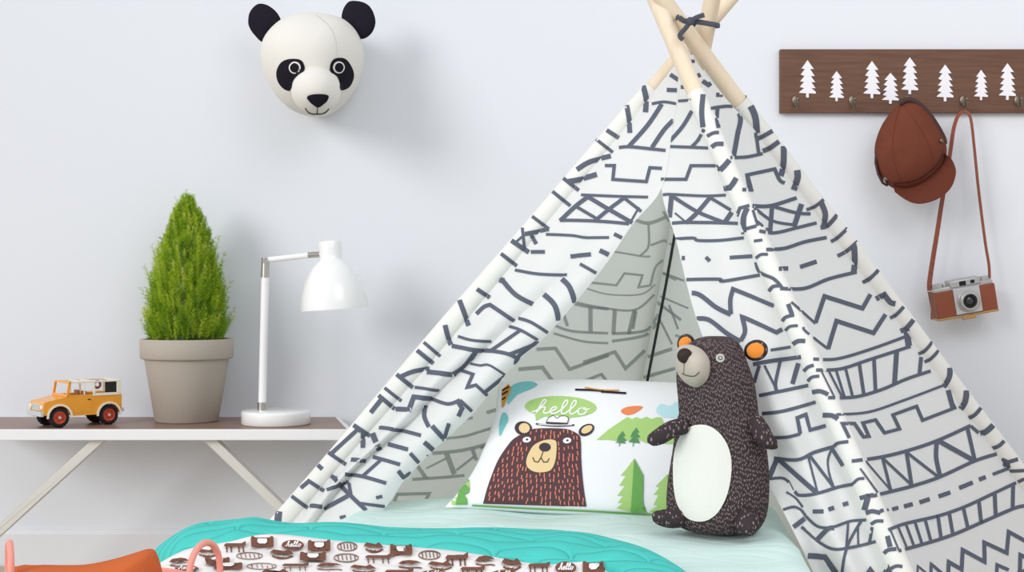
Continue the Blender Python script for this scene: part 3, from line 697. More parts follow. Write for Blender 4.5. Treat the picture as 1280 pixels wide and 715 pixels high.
# --- right door flap
RF = [[(851,80),(853,80),(855,80),(857,80)], [(851,100),(855,100),(859,100),(863,100)], [(840,165),(857,165),(873,165),(890,165)], [(827,235),(858,235),(890,235),(920,235)],
      [(845,300),(880,300),(915,300),(947,300)], [(871,400),(910,400),(950,400),(990,400)], [(912,500),(950,500),(990,500),(1032,500)], [(961,604),(1000,604),(1040,604),(1076,604)],
      [(990,661),(1025,661),(1062,661),(1100,660)], [(1016,714),(1052,714),(1088,714),(1123,714)], [(1055,800),(1090,800),(1125,800),(1159,800)], [(1092,892),(1127,892),(1162,892),(1197,892)]]
cols = [catmull([(r[k][0], r[k][1], 0) for r in RF], 6) for k in range(4)]; rows = []; n = len(cols[0])
for i in range(n):
    t = i/(n-1); row = []
    for seg in range(3):
        a, b_ = cols[seg][i], cols[seg+1][i]
        for k in range(10+(1 if seg == 2 else 0)):
            u = (seg+k/10)/3; p = a.lerp(b_, k/10); am = 0.013*max(0, min(1, (t-0.25)*2))
            dsp = am*math.sin(u*math.pi*4+1.2+t*1.5)+am*0.6*math.sin(u*9-t*4)
            dsp *= min(1, (1-u)*5)*min(1, 0.3+u*4)
            mg = min(1, max(0, (u-0.72)/0.28)); row.append(toward(front_pt(p.x, p.y), dsp+0.004+0.016*mg*mg*min(1, t*6)))
    rows.append(row)
flapR = MB(); flapR.grid(rows, CLOTH, flip=True)
# --- side and rear panels between poles
def panel(k0, k1, z0, z1, sag, top_trim=0.0, n=40, m=36, out=1, off=0.0):
    rows = []; c = Vector((cen.x, cen.y, 0.6))
    for i in range(n+1):
        z = z1+(z0-z1)*i/n; a, b_ = pole_z(k0, z), pole_z(k1, z); row = []
        mid = (a+b_)/2; nn = (b_-a).cross(F3[k0]-X3[k0]).normalized(); nn = nn if nn.dot(mid-c) > 0 else -nn
        for j in range(m+1):
            u = j/m; ue = u*(1-top_trim*max(0, 1-i/(n*0.17)))
            p = a.lerp(b_, ue); h = 1-(z-z0)/(z1-z0)
            dsp = -sag*math.sin(math.pi*u)*(0.35+h)*0.7 + 0.006*h*math.sin(7*u+3*h)
            row.append(p+nn*(dsp*out+off))
        rows.append(row)
    return rows
zt = 1.262
sideR = MB(); sideR.grid(panel('B', 'C', 0.012, zt+0.02, 0.03, 0.62), CLOTH)
CLOTHI = mat('teepee_canvas_rear', (246, 248, 243), 0.95, bump=0.12, bscale=500, trans=0.5, spec=0.05, tcol=(246, 249, 240))  # green bounce light off the mint quilt tinted into the rear canvas colour
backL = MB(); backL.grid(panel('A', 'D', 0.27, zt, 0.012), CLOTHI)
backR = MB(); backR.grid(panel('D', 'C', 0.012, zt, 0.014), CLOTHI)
def sleeve(k, py0, r0, r1):
    b = MB(); top = pole_py(k, py0); pts = []; rad = []
    n = 40
    for i in range(n+1):
        t = i/n; p = top.lerp(F3[k]+Vector((0, 0, 0.012)), t)+(outD*min(1, t*5+0.35) if k == 'D' else Vector()); pts.append(p); rad.append(r0+(r1-r0)*min(1, t*2)+0.0010*math.sin(13*t+ord(k))*min(1, t*4))
    b.tube(pts, rad, CLOTHS, 22, caps=False); return b
slA, slB, slC, slD = sleeve('A', 112, 0.0215, 0.0238), sleeve('B', 116, 0.0195, 0.0215), sleeve('C', 127, 0.021, 0.024), sleeve('D', 105, 0.0215, 0.024)
def reach(pts):
    """lines that run out over a sleeve's silhouette are carried round it"""
    out = list(pts)
    for i, j in ((0, 1), (-1, -2)):
        a, c = Vector(out[i]), Vector(out[j]); e_ = a+(a-c).normalized()*9
        if not any(bv.ray_cast(O, ray(e_.x, e_.y).normalized())[0] is not None for _, bv in outer): out[i] = (e_.x, e_.y)
    return out
outer = [(m, m.bvh()) for m in (flapL, flapR, sideR, slA, slB, slC)]
S = 3.994
T1, T2, T3, T4, T5, T6, T7, T8 = (680,60), (560,220), (820,220), (440,360), (340,500), (960,340), (940,500), (960,536)
INKS = {T1: [(22,(498,200),(510,255),(508,322)),(20,(415,295),(425,360),(430,425)),(18,(320,415),(375,450)),(14,(278,470),(345,522)),(20,(165,608),(230,568),(335,540)),(22,(120,668),(185,655),(265,632)),(16,(115,665),(175,712)),
 (18,(650,145),(670,158),(692,152)),(18,(615,210),(682,212)),(16,(685,195),(712,195)),(12,(540,280),(600,270),(668,280)),(12,(672,265),(735,260)),(18,(590,280),(520,385),(425,492)),(18,(648,360),(600,410),(540,498)),
 (14,(375,498),(430,494),(540,505),(608,512)),(16,(745,305),(695,390),(630,465)),(13,(618,492),(740,496),(830,500)),(14,(800,405),(770,460),(740,492)),(20,(793,232),(788,320),(795,395)),(14,(815,440),(845,425),(872,422)),(18,(838,495),(860,480),(895,480)),
 (16,(733,68),(752,64)),(18,(765,128),(775,148)),(18,(790,165),(820,185),(842,170)),(10,(720,30),(740,25)),(18,(858,234),(888,234)),(14,(832,302),(900,292),(940,292)),(16,(865,300),(862,350),(870,400)),(20,(945,295),(978,340),(965,430),(945,540)),
 (14,(930,548),(1010,545),(1090,528)),(14,(1060,450),(1070,525)),(26,(1030,290),(1055,350),(1065,450)),(18,(1065,455),(1120,425)),(20,(1090,515),(1125,500),(1160,475)),(24,(1195,515),(1195,580),(1180,640)),(26,(1262,610),(1265,650),(1245,710)),
 (15,(990,708),(1025,708),(1012,635),(1150,605),(1175,660),(1200,675)),(14,(305,588),(352,588),(345,657),(512,668),(530,598),(590,602)),(14,(585,656),(710,656),(735,588),(860,588),(880,612)),(22,(880,610),(900,590),(925,560)),(20,(900,700),(935,690),(960,650))],
T2: [(15,(540,92),(612,150)),(14,(438,215),(505,265)),(18,(505,265),(385,290)),(10,(385,290),(335,335)),(12,(375,290),(380,350)),(16,(415,295),(442,340)),(20,(335,335),(405,382)),(16,(283,402),(345,450)),(24,(258,518),(282,525)),(18,(145,565),(210,608)),
 (16,(415,380),(485,380)),(12,(665,95),(840,102),(1000,106)),(18,(560,225),(640,150),(700,105)),(14,(560,222),(730,225),(890,238)),(14,(635,150),(745,215)),(18,(700,105),(800,165),(905,225)),(16,(880,110),(800,170),(740,220)),(14,(880,110),(950,165)),(9,(950,165),(915,225)),
 (12,(490,292),(620,298),(690,308),(805,308)),(18,(612,402),(715,392)),(16,(830,290),(862,306)),(20,(758,372),(800,392)),(14,(660,440),(735,482)),(13,(335,470),(450,490),(595,494)),(22,(570,515),(610,560),(630,625)),(22,(480,592),(535,650),(548,712)),(20,(275,525),(340,595),(425,640))],
T3: [(12,(35,95),(75,92),(240,100),(350,95)),(20,(78,105),(70,190)),(16,(80,100),(210,180),(340,232)),(18,(270,108),(205,185),(150,235)),(14,(270,108),(375,170)),(20,(380,180),(345,230)),(14,(80,238),(150,232),(410,236)),(8,(95,185),(150,230)),
 (13,(100,315),(185,310),(210,322),(320,322),(440,308)),(18,(120,410),(145,410)),(16,(250,405),(270,425)),(16,(368,408),(482,400)),(14,(148,518),(310,515),(340,525),(520,494)),(20,(165,588),(210,590),(300,655),(375,692)),(18,(375,690),(372,620),(385,565),(590,648)),
 (20,(340,65),(370,60),(400,10)),(14,(405,200),(420,160),(465,148)),(22,(455,160),(438,210),(440,290)),(14,(445,265),(500,250)),(12,(490,325),(530,320)),(12,(500,410),(525,392),(558,392)),(14,(500,430),(520,480),(590,515),(630,560)),(14,(565,575),(585,552),(620,548)),
 (14,(430,68),(475,70),(462,20),(455,0)),(16,(480,150),(570,150),(700,110)),(18,(578,150),(568,275)),(12,(490,160),(580,225),(690,245)),(14,(590,155),(700,185),(770,190)),(22,(722,150),(690,245)),(10,(495,220),(560,272)),(10,(485,180),(505,240)),
 (14,(515,275),(590,285),(700,260),(800,235)),(15,(550,368),(640,362),(740,330),(850,308)),(18,(612,464),(658,462)),(18,(718,455),(800,428)),(15,(620,562),(740,562),(860,515),(1000,480)),
 (14,(750,170),(795,150),(822,128)),(22,(822,130),(845,190),(835,250)),(18,(820,258),(855,248),(885,215)),(15,(872,328),(905,308),(935,280)),(16,(905,400),(950,375),(985,345)),(24,(988,350),(992,420),(985,485)),(14,(1030,532),(1065,510),(1092,488))],
T4: [(20,(548,90),(580,180)),(20,(465,185),(478,240),(495,285)),(14,(375,285),(442,342)),(18,(342,325),(408,378)),(18,(388,402),(310,415),(238,445)),(18,(240,445),(305,498)),(14,(180,512),(248,565)),(18,(100,615),(150,552)),(18,(150,550),(215,605)),(18,(15,690),(45,715)),
 (17,(622,130),(660,95),(690,85),(810,165)),(14,(832,152),(900,175),(975,222)),(12,(530,242),(600,262),(695,266)),(13,(785,192),(850,215),(925,258)),(14,(845,210),(700,310)),(18,(500,290),(600,308),(700,315)),(16,(660,310),(780,330),(820,350)),(16,(1000,215),(985,250),(900,285),(790,330)),
 (20,(620,315),(560,390),(505,430)),(20,(375,420),(500,432)),(10,(590,378),(640,388),(690,388),(760,432)),(14,(545,412),(605,432),(575,498),(620,485),(660,522)),(16,(655,525),(760,440),(810,390),(830,340),(920,270)),
 (13,(315,497),(435,512)),(20,(220,605),(285,608),(310,545),(400,552)),(15,(400,555),(480,580),(540,560)),(14,(540,560),(595,612)),(18,(530,570),(550,600),(530,640)),(18,(370,585),(362,640),(385,695)),(14,(485,680),(470,712)),(14,(135,698),(250,712))],
T5: [(18,(415,130),(490,180)),(16,(425,150),(300,265)),(16,(300,275),(370,322)),(20,(455,170),(455,230)),(18,(235,330),(252,345)),(16,(145,440),(185,405),(262,455)),(16,(105,485),(180,540)),(28,(35,560),(30,605)),(18,(295,380),(325,395)),
 (24,(505,175),(535,245)),(16,(540,138),(640,152),(745,178)),(20,(800,130),(850,185)),(16,(880,125),(860,190)),(18,(580,222),(680,248)),(20,(760,210),(800,245)),(18,(395,298),(470,305)),(16,(505,285),(640,322)),(14,(545,300),(455,380)),(16,(365,370),(450,382),(570,415)),
 (16,(690,265),(730,310)),(14,(780,275),(740,325),(650,390)),(18,(630,352),(655,385)),(14,(275,450),(350,420),(385,410)),(18,(310,390),(370,455),(470,550)),(14,(385,415),(395,470)),(18,(260,545),(380,480)),(13,(430,515),(600,535)),(18,(190,528),(250,532)),(14,(520,488),(550,480)),(14,(340,588),(370,582))],
T6: [(10,(115,150),(165,195),(235,258)),(18,(235,255),(280,122),(470,182),(510,112)),(10,(175,275),(190,300),(298,385)),(18,(298,385),(340,245),(525,305),(585,212)),(13,(225,435),(340,435),(500,390),(680,325)),(14,(240,490),(360,485),(500,440),(710,372)),
 (14,(300,628),(430,625),(560,590),(690,535),(810,495)),(7,(265,495),(325,615)),(8,(300,492),(365,618)),(10,(338,490),(378,618)),(11,(385,480),(418,612)),(14,(455,465),(475,600)),(15,(528,445),(535,590)),(20,(640,405),(630,555)),(16,(762,435),(755,505)),
 (11,(340,712),(500,700),(680,640),(870,568)),(20,(900,600),(920,675)),(15,(472,52),(505,35),(530,10)),(22,(538,135),(580,112),(610,150),(635,158)),(15,(608,230),(640,212),(665,185)),(20,(660,295),(690,280),(715,250)),(26,(690,290),(700,360)),
 (14,(750,410),(785,390),(808,362)),(14,(780,450),(815,430),(838,405)),(22,(905,480),(905,520),(875,575)),(24,(990,585),(985,640),(960,685)),(14,(72,245),(90,225),(130,215)),(18,(100,160),(120,215)),(12,(88,292),(110,272),(148,268)),
 (18,(125,360),(150,345),(185,345)),(14,(180,495),(200,475),(228,465)),(13,(200,545),(220,525),(255,520)),(18,(222,600),(260,595),(300,612))],
T7: [(14,(105,188),(180,185),(240,170)),(16,(240,170),(225,90),(270,72),(290,150),(370,128)),(15,(110,290),(230,298),(310,262),(410,232)),(14,(410,232),(430,215),(480,208)),(22,(90,375),(125,295)),(20,(140,300),(320,460)),(9,(282,295),(325,455)),(13,(295,290),(402,430)),
 (10,(400,245),(380,300),(385,370),(405,430)),(16,(400,240),(450,320)),(12,(90,395),(150,390),(185,410)),(14,(215,455),(240,475),(320,468),(430,435),(505,420)),(12,(505,418),(530,395),(560,392)),(5,(185,400),(210,450)),(10,(170,460),(220,490),(255,535)),
 (12,(150,552),(200,535),(245,548),(270,580)),(12,(270,580),(330,630),(400,635),(490,605),(572,598)),(20,(200,640),(265,590)),(18,(305,556),(358,556)),(18,(380,548),(408,538)),(18,(452,524),(482,514)),(20,(355,75),(400,78),(428,95)),(18,(540,490),(575,480),(605,475)),
 (24,(580,480),(565,540)),(18,(570,565),(600,555),(640,565)),(14,(595,620),(620,605),(655,605)),
 (14,(485,190),(450,118),(510,118),(555,185),(582,182),(552,115),(615,100),(660,165),(735,145),(702,75),(820,32),(850,102),(1010,40),(990,0)),(15,(498,305),(620,290),(760,258),(920,205),(1090,128)),(15,(600,480),(690,458),(800,430),(935,385),(1110,305),(1220,270)),
 (8,(545,350),(620,455)),(7,(565,305),(690,450)),(12,(650,290),(688,440)),(11,(650,290),(795,425)),(15,(770,262),(795,425)),(12,(770,262),(925,382)),(18,(920,215),(918,290),(938,385)),(20,(930,205),(1110,305)),(16,(1075,145),(1110,300)),(14,(1090,130),(1130,165)),
 (16,(638,556),(655,550)),(12,(672,550),(680,548)),(16,(698,547),(728,538)),(18,(758,532),(800,520)),(18,(835,512),(885,495)),(18,(930,482),(988,462)),(18,(1033,440),(1100,412)),(18,(1132,398),(1165,385)),(14,(1200,372),(1278,342)),
 (16,(1080,90),(1115,70),(1140,40)),(24,(1138,165),(1170,155),(1205,122)),(16,(1200,240),(1240,222),(1265,192)),(20,(1245,298),(1270,310),(1280,340))],
T8: [(14,(600,505),(680,475),(850,435),(980,390),(1120,325),(1278,250)),(15,(650,610),(780,575),(920,530),(1060,470),(1220,400),(1278,385)),(8,(612,510),(650,602)),(8,(650,495),(690,590)),(10,(690,485),(725,580)),(11,(735,475),(765,568)),(12,(785,462),(810,555)),
 (14,(848,445),(862,545)),(14,(905,432),(920,520)),(14,(975,400),(995,490)),(15,(1052,370),(1062,462)),(16,(1130,325),(1135,430)),(16,(1222,285),(1220,390)),(8,(745,740),(745,685),(800,730)),(12,(812,725),(812,675),(870,725)),
 (16,(898,730),(900,665),(965,703),(970,605),(1080,665),(1078,568),(1190,620),(1200,515),(1300,570)),(14,(1140,730),(1142,680),(1200,705)),(16,(1255,730),(1258,630),(1300,650)),
 (20,(595,535),(610,590)),(16,(580,622),(600,605),(640,600)),(14,(610,700),(640,685),(670,688)),(20,(245,555),(300,500),(330,495)),(13,(165,490),(250,560),(330,600),(430,590),(540,562)),(10,(398,478),(390,585)),(12,(470,455),(395,585),(370,730)),(10,(450,500),(450,575)),(12,(520,500),(510,560)),
 (24,(205,635),(285,640),(345,725)),(16,(1175,180),(1200,165),(1255,150)),(14,(1205,210),(1290,208)),(16,(1175,175),(1200,200)),
 (16,(480,740),(510,700),(560,760),(600,690),(640,780)),(15,(700,900),(900,850),(1100,780),(1400,660)),(15,(720,960),(920,910),(1120,840),(1420,720)),(16,(250,800),(400,830),(560,800)),(14,(280,900),(420,930),(600,890))]}
for (ox, oy), ls in INKS.items():
    for l in ls:
        q = Z(ox, oy, S, l[1:])
        if len(q) == 2 and abs(q[1][1]-q[0][1]) > 1.2*abs(q[1][0]-q[0][0]) and abs(q[1][1]-q[0][1]) > 14:
            a_, c_ = Vector(q[0]), Vector(q[1]); u_ = (c_-a_).normalized()*2.5; q = [tuple(a_-u_), tuple(c_+u_)]
        stroke(outer, reach(q), l[0]/S*1.2, INK)
for l in [(16,(160,320),(215,325),(290,380),(345,412)),(15,(345,410),(362,370),(350,312),(490,375),(515,362)),(10,(465,448),(560,432)),(14,(395,505),(480,490),(590,475)),(12,(420,510),(400,580)),(12,(505,492),(485,580),(490,615)),(8,(440,510),(490,610)),(16,(580,500),(555,585)),
          (12,(420,632),(520,612),(620,590)),(12,(432,705),(520,695),(650,658))]:
    stroke(outer, Z(820, 300, 3.25, l[1:]), l[0]/3.25*1.2, INK)
inner = [(m, m.bvh()) for m in (backL, backR)]
IN_L = [(T2, S, [(18,(925,215),(1000,235),(1085,205)),(12,(1000,240),(1000,350),(960,395)),(10,(820,375),(970,400),(1010,400)),(10,(925,225),(880,290)),(12,(1010,345),(1080,320),(1130,350)),(12,(700,530),(840,545),(880,485),(970,495),(950,555),(1010,545),(1035,455),(1080,415)),
 (8,(690,560),(800,590),(960,590),(1035,540)),(12,(640,630),(760,655),(930,668),(1030,590)),(20,(930,670),(900,790)),(10,(1060,480),(1140,520)),(10,(1060,600),(1200,660))]),
 (T5, S, [(14,(870,190),(960,180),(1060,150),(1130,130)),(18,(1070,62),(1128,45)),(14,(975,92),(1002,88)),(18,(800,265),(950,250),(1090,215)),(16,(700,395),(860,385),(960,375)),(26,(870,265),(910,370)),(20,(1000,245),(1020,300)),(12,(920,350),(1010,280)),(20,(720,320),(770,390)),(10,(770,340),(870,290)),(16,(600,530),(625,470),(785,465),(750,530))]),
 (T4, S, [(14,(1110,80),(1190,95),(1280,105)),(22,(1190,95),(1190,220)),(16,(1055,125),(1075,190)),(14,(1010,185),(1100,215),(1278,225)),(12,(1005,225),(1150,265),(1278,275)),(18,(920,305),(1015,300),(1085,405),(1280,335)),(20,(830,405),(950,395),(1005,470)),(16,(1115,480),(1245,430),(1275,470))]),
 ((640,230), 2.648, [(14,(340,415),(335,495)),(10,(410,420),(400,480)),(10,(330,495),(440,485),(480,440)),(10,(330,520),(440,500),(480,460)),(12,(235,590),(340,555),(375,610),(440,550)),(10,(480,390),(560,450)),(8,(480,430),(530,530)),(8,(520,400),(550,480)),(12,(440,575),(530,545)),(12,(435,640),(540,610)),(8,(490,290),(570,320)),
   (9,(500,90),(560,190)),(8,(540,500),(600,520))])]
IN_L.append(((0, 0), 1.0, [(3.5,(872,215),(905,205),(925,180)),(3.5,(880,262),(950,235)),(3.5,(885,275),(925,268),(920,290),(965,280),(985,262)),(3.5,(890,320),(960,300),(1010,270)),(4,(900,380),(925,340),(955,375),(985,325),(1030,345),(1050,310)),
  (3.5,(905,420),(980,395),(1090,345)),(3.5,(910,460),(990,440),(1130,385)),(4,(935,418),(940,450)),(4,(970,405),(978,440)),(4,(1010,392),(1020,425)),(4,(1055,368),(1070,405)),(3.5,(820,520),(900,500),(1000,480),(1150,430)),(4,(830,560),(900,545),(905,570),(960,560),(955,530),(1040,510)),
  (3.5,(600,560),(640,545)),(3.5,(700,520),(760,512),(790,500)),(3.5,(690,560),(790,545)),(4,(715,522),(722,555)),(4,(755,515),(762,548)),(3.5,(620,600),(700,592),(790,580))]))
for (ox, oy), sc_, ls in IN_L:
    for l in ls:
        stroke(inner, Z(ox, oy, sc_, l[1:]), l[0]/sc_, INKT, off=-0.0012)
        stroke(inner, Z(ox, oy, sc_, l[1:]), l[0]/sc_, GHOST, off=0.0008)
for m, nm in ((flapL, 'door_flap'), (flapR, 'door_flap'), (sideR, 'side_panel'), (backL, 'rear_panel'), (backR, 'rear_panel'), (slA, 'pole_sleeve'), (slB, 'pole_sleeve'), (slC, 'pole_sleeve'), (slD, 'pole_sleeve')):
    m.build(nm, tp, angle=75)
b = MB(); dv = (cen-F3['D']); dv.z = 0; dv = dv.normalized()*0.03
b.tube([pole_py('D', 232)+dv, pole_py('D', 360)+dv*1.15, pole_py('D', 495)+dv, pole_z('D', 0.3)+dv], 0.0036, PIPE, 8); b.build('seam_piping', tp)
b = MB(); dr = 2.905
def rib(pts, d0=dr, wd=0.0055):
    b.tube([P(x, y, d0+k*0.0) for k, (x, y) in enumerate([(p.x, p.y) for p in catmull([(x, y, 0) for x, y in pts], 4)])], wd, RIB, 8, flat=0.35)
z1 = lambda pts: Z(780, 0, 4.765, pts)
rib(z1([(328,102),(360,125),(400,125),(470,135),(545,148)])); rib(z1([(395,128),(430,105),(478,88)]), dr-0.008, 0.005); rib(z1([(395,128),(365,170),(332,210),(352,238)]), dr-0.008, 0.005)
b.ball(P(863, 26.5, dr-0.008), (0.009, 0.006, 0.009), RIB, 12)
b.tube([P(894, 31, dr)]+[P(x, y, d) for x, y, d in ((897, 32, 2.97), (899, 32, 3.08), (880, 34, 3.13), (852, 30, 3.10), (843, 24, 3.0), (848, 21, dr))], 0.0055, RIB, 8, flat=0.4)
b.build('tie_ribbon', tp)

# ================================================================ BED, QUILT
MINT = quilted('quilt_mint', (216, 239, 233), 0.17, 7, 0.3)
MAT_ = mat('mattress_white', (232, 232, 228), 0.9); BASE = mat('bed_base_white', (226, 226, 224), 0.5)
def bx(u, d, z):                                    # bed frame: u metres right of the left edge, d distance from the lens
    return Vector((-0.405+0.095*(d-2.356)+u, d-DW, z))
BWD, D0, D1, ZM = 0.905, 1.99, 3.19, 0.285
bed = empty('bed', bx(BWD/2, 2.6, 0), 'low child bed running from the teepee towards the viewer under a mint quilt', 'bed')
b = MB(); c8 = [bx(u, d, z) for z in (0.13, ZM) for u, d in ((0.012, D0+0.01), (BWD-0.012, D0+0.01), (BWD-0.012, D1-0.01), (0.012, D1-0.01))]
b.add(c8, [(0, 3, 2, 1), (4, 5, 6, 7), (0, 1, 5, 4), (1, 2, 6, 5), (2, 3, 7, 6), (3, 0, 4, 7)], MAT_); b.build('mattress', bed, smooth=False, bevel=0.02)
b = MB(); c8 = [bx(u, d, z) for z in (0.0, 0.13) for u, d in ((0.03, D0+0.03), (BWD-0.03, D0+0.03), (BWD-0.03, D1-0.03), (0.03, D1-0.03))]
b.add(c8, [(0, 3, 2, 1), (4, 5, 6, 7), (0, 1, 5, 4), (1, 2, 6, 5), (2, 3, 7, 6), (3, 0, 4, 7)], BASE); b.build('bed_base', bed, smooth=False)
b = MB(); rows = []; ZQ = 0.300
prof = []
for k in range(9): prof.append((-0.022+0.004*math.sin(k), 0.05+k*0.024))
for k in range(1, 9): a = R(90*k/8); prof.append((-0.020+0.055*(1-math.cos(a)), 0.245+0.055*math.sin(a)))
nU = 60
for k in range(1, nU): prof.append((0.035+(BWD-0.07)*k/nU, ZQ))
for k in range(0, 9): a = R(90*k/8); prof.append((BWD-0.035+0.055*math.sin(a), 0.245+0.055*math.cos(a)))
for k in range(1, 9): prof.append((BWD+0.02+0.004*math.sin(k*1.7), 0.245-k*0.024))
nd = 70
for i in range(nd+1):
    d = D0+(D1-D0)*i/nd; row = []
    for u, z in prof:
        e_ = min(1, (D1-d)/0.05); e2 = min(1, (d-D0)/0.05)
        zz = z - (0.03*(1-math.sqrt(max(0, 1-(1-e_)**2))) if z > 0.25 else 0)
        zz += (0.0035*math.sin(u*23+d*7)+0.003*math.sin(d*31-u*11)) if z > 0.28 else 0
        row.append(bx(u, d, zz))
    rows.append(row)
hd_row = [Vector((p.x, p.y+0.012, min(p.z, 0.06))) for p in rows[-1]]; ft_row = [Vector((p.x, p.y-0.012, min(p.z, 0.06))) for p in rows[0]]
b.grid([ft_row]+rows+[hd_row], MINT)
q_ = b.build('quilt', origin=bx(BWD/2, 2.6, 0.05), angle=80); tag(q_, 'pale mint quilt with stitched arcs covering the low bed', 'quilt')

# ================================================================ PILLOW WITH PRINT
PIL = mat('pillow_white', (240, 241, 244), 0.95, bump=0.1, bscale=90, spec=0.05)
def pm(n, c): return mat('pillow_print_'+n, c, 0.95, spec=0.05)
pBL, pBR, pTL = Pz(556, 634, 0.308), Pz(950, 648, 0.300), P(626, 478, 3.2)
eu = (pBR-pBL); Lu = eu.length; eu.normalize(); ev = (pTL-pBL); Lv = ev.length; ev.normalize()
en = eu.cross(ev).normalized(); en = en if en.y < 0 else -en
b = MB(); nu, nv = 96, 56
def pil_pt(u, v, sgn):
    a, c = 2*u-1, 2*v-1
    x = a*(1-0.03*(1-c*c)*0+0.0)*0.5+0.5; y = c*0.5+0.5
    pin = 0.025*(1-a*a); pinv = (0.085 if a < 0 else 0.03)*(1-abs(c+0.25 if c > -0.25 else (c+0.25)/0.75*1.0)**2*(0.64 if c > -0.25 else 1))*(1 if c < 0.55 else 1-(c-0.55)/0.45)
    x = 0.5+a*0.5*(1-pinv*1.0); y = 0.5+c*0.5*(1+pin*1.2)
    edge = max(0, (1-a**4))*max(0, (1-c**4)); th = 0.052*edge**0.55
    wr = 0.003*math.sin(8*u+5*v)*edge
    return pBL+eu*Lu*x+ev*Lv*y+en*(sgn*th+wr+0.004*math.sin(6*u)*(1-edge))
for sg in (1, -1):
    b.grid([[pil_pt(i/nu, j/nv, sg) for i in range(nu+1)] for j in range(nv+1)], PIL, flip=(sg < 0))
zk = lambda pts: Z(560, 470, 3.973, pts)
pb_ = b.bvh(); KP = [(b, pb_)]
C_ = dict(body=pm('bear', (92, 70, 74)), dash=pm('dash', (226, 134, 112)), tan=pm('tan', (232, 206, 156)), dark=pm('dark', (74, 66, 76)), white=pm('white', (244, 244, 242)), lg=pm('light_green', (172, 208, 128)), dg=pm('green', (112, 168, 92)),
          pg=pm('pine', (96, 146, 100)), org=pm('orange', (238, 140, 92)), blue=pm('blue', (190, 228, 236)), teal=pm('teal', (126, 200, 202)), amb=pm('amber', (208, 150, 72)), blk=pm('black', (50, 46, 50)))
def kf(pts, m, off, smooth=False, step=5):
    if smooth: pts = [(p.x, p.y) for p in catmull([(x, y, 0) for x, y in pts], 4, True)]
    fill(b, pb_, zk(pts), m, off, step)
kf([(738,318),(800,265),(860,225),(890,205),(915,215),(935,205),(960,215),(985,203),(1010,215),(1040,205),(1060,208),(1075,240),(1130,300),(1135,340),(985,335),(950,318),(920,330),(880,316),(850,326),(800,318)], C_['lg'], 0.0012)
kf([(858,178),(880,158),(930,150),(968,155),(930,185),(890,195)], C_['org'], 0.0012, True)
kf([(1035,165),(1060,140),(1100,150),(1140,128),(1190,140),(1200,200),(1090,208),(1045,190)], C_['blue'], 0.0012, True)
kf([(300,78),(330,42),(400,28),(445,42),(410,66),(350,90),(315,125),(296,140)], C_['teal'], 0.0012, True)
kf([(258,300),(256,240),(272,185),(292,190),(300,220),(285,250)], C_['teal'], 0.0012, True)
kf([(268,160),(268,70),(300,42),(318,62),(300,100),(280,150)], C_['amb'], 0.0014)
for q in ([(272,75),(305,55)], [(270,95),(300,78)], [(270,120),(288,108)]): stroke(KP, zk(q), 2.0, C_['blk'], 0.002, 2)
for cx, yy, k in ((860, 275, .8), (928, 258, 1)):
    kf([(cx+8,yy),(cx+22,yy+25),(cx+10,yy+25),(cx+28,yy+50),(cx+12,yy+50),(cx+26,yy+78*k),(cx-32,yy+72*k),(cx-10,yy+50),(cx-22,yy+48),(cx-4,yy+25),(cx-12,yy+24)], C_['pg'], 0.002, step=8)
    stroke(KP, zk([(cx-6, yy+74*k), (cx-10, yy+95*k)]), 1, C_['pg'], 0.002, 2)
kf([(925,412),(885,465),(858,495),(885,495),(850,545),(880,545),(840,595),(870,595),(842,630),(870,630),(835,655),(908,672)], C_['lg'], 0.0018)
kf([(925,412),(970,495),(938,490),(970,550),(940,545),(968,600),(940,600),(970,635),(945,635),(985,672),(908,672)], C_['dg'], 0.0032)
kf([(1092,488),(1050,530),(1030,550),(1050,555),(1020,590),(1045,590),(1020,640),(1045,640),(1000,672),(1085,684)], C_['lg'], 0.0018)
kf([(1092,488),(1120,540),(1105,560),(1130,600),(1110,640),(1140,684),(1085,684)], C_['dg'], 0.0032)
kf([(84,510),(108,520),(90,540),(110,562),(86,565),(106,582),(82,592),(96,610),(98,636),(0,640),(5,615),(35,570)], C_['lg'], 0.0018)
kf([(84,510),(108,520),(90,540),(110,562),(86,565),(106,582),(82,592),(96,610),(98,636),(40,638),(60,570)], C_['dg'], 0.0032)
BODY = [(175,632),(195,560),(220,490),(250,420),(290,358),(330,312),(400,275),(440,263),(540,262),(600,268),(650,295),(660,330),(662,420),(672,540),(688,648)]
kf([(p.x, p.y) for p in smooth_path([(x, y, 0) for x, y in BODY])], C_['body'], 0.0018, step=5)
for e_, i_ in ((ell(375, 262, 43, 35, 10), ell(380, 262, 27, 25)), (ell(688, 270, 42, 27, -28), ell(690, 268, 30, 17, -28))):
    kf(e_, C_['dark'], 0.0018); kf(i_, C_['tan'], 0.0024)
MUZ = [(430,345),(480,322),(530,322),(540,350),(534,420),(515,465),(480,480),(430,478),(395,455),(390,420),(405,380)]
def inside(p, poly):
    c = False; j = len(poly)-1
    for i in range(len(poly)):
        if (poly[i][1] > p[1]) != (poly[j][1] > p[1]) and p[0] < (poly[j][0]-poly[i][0])*(p[1]-poly[i][1])/(poly[j][1]-poly[i][1])+poly[i][0]: c = not c
        j = i
    return c
rk = random.Random(5); yy = 282
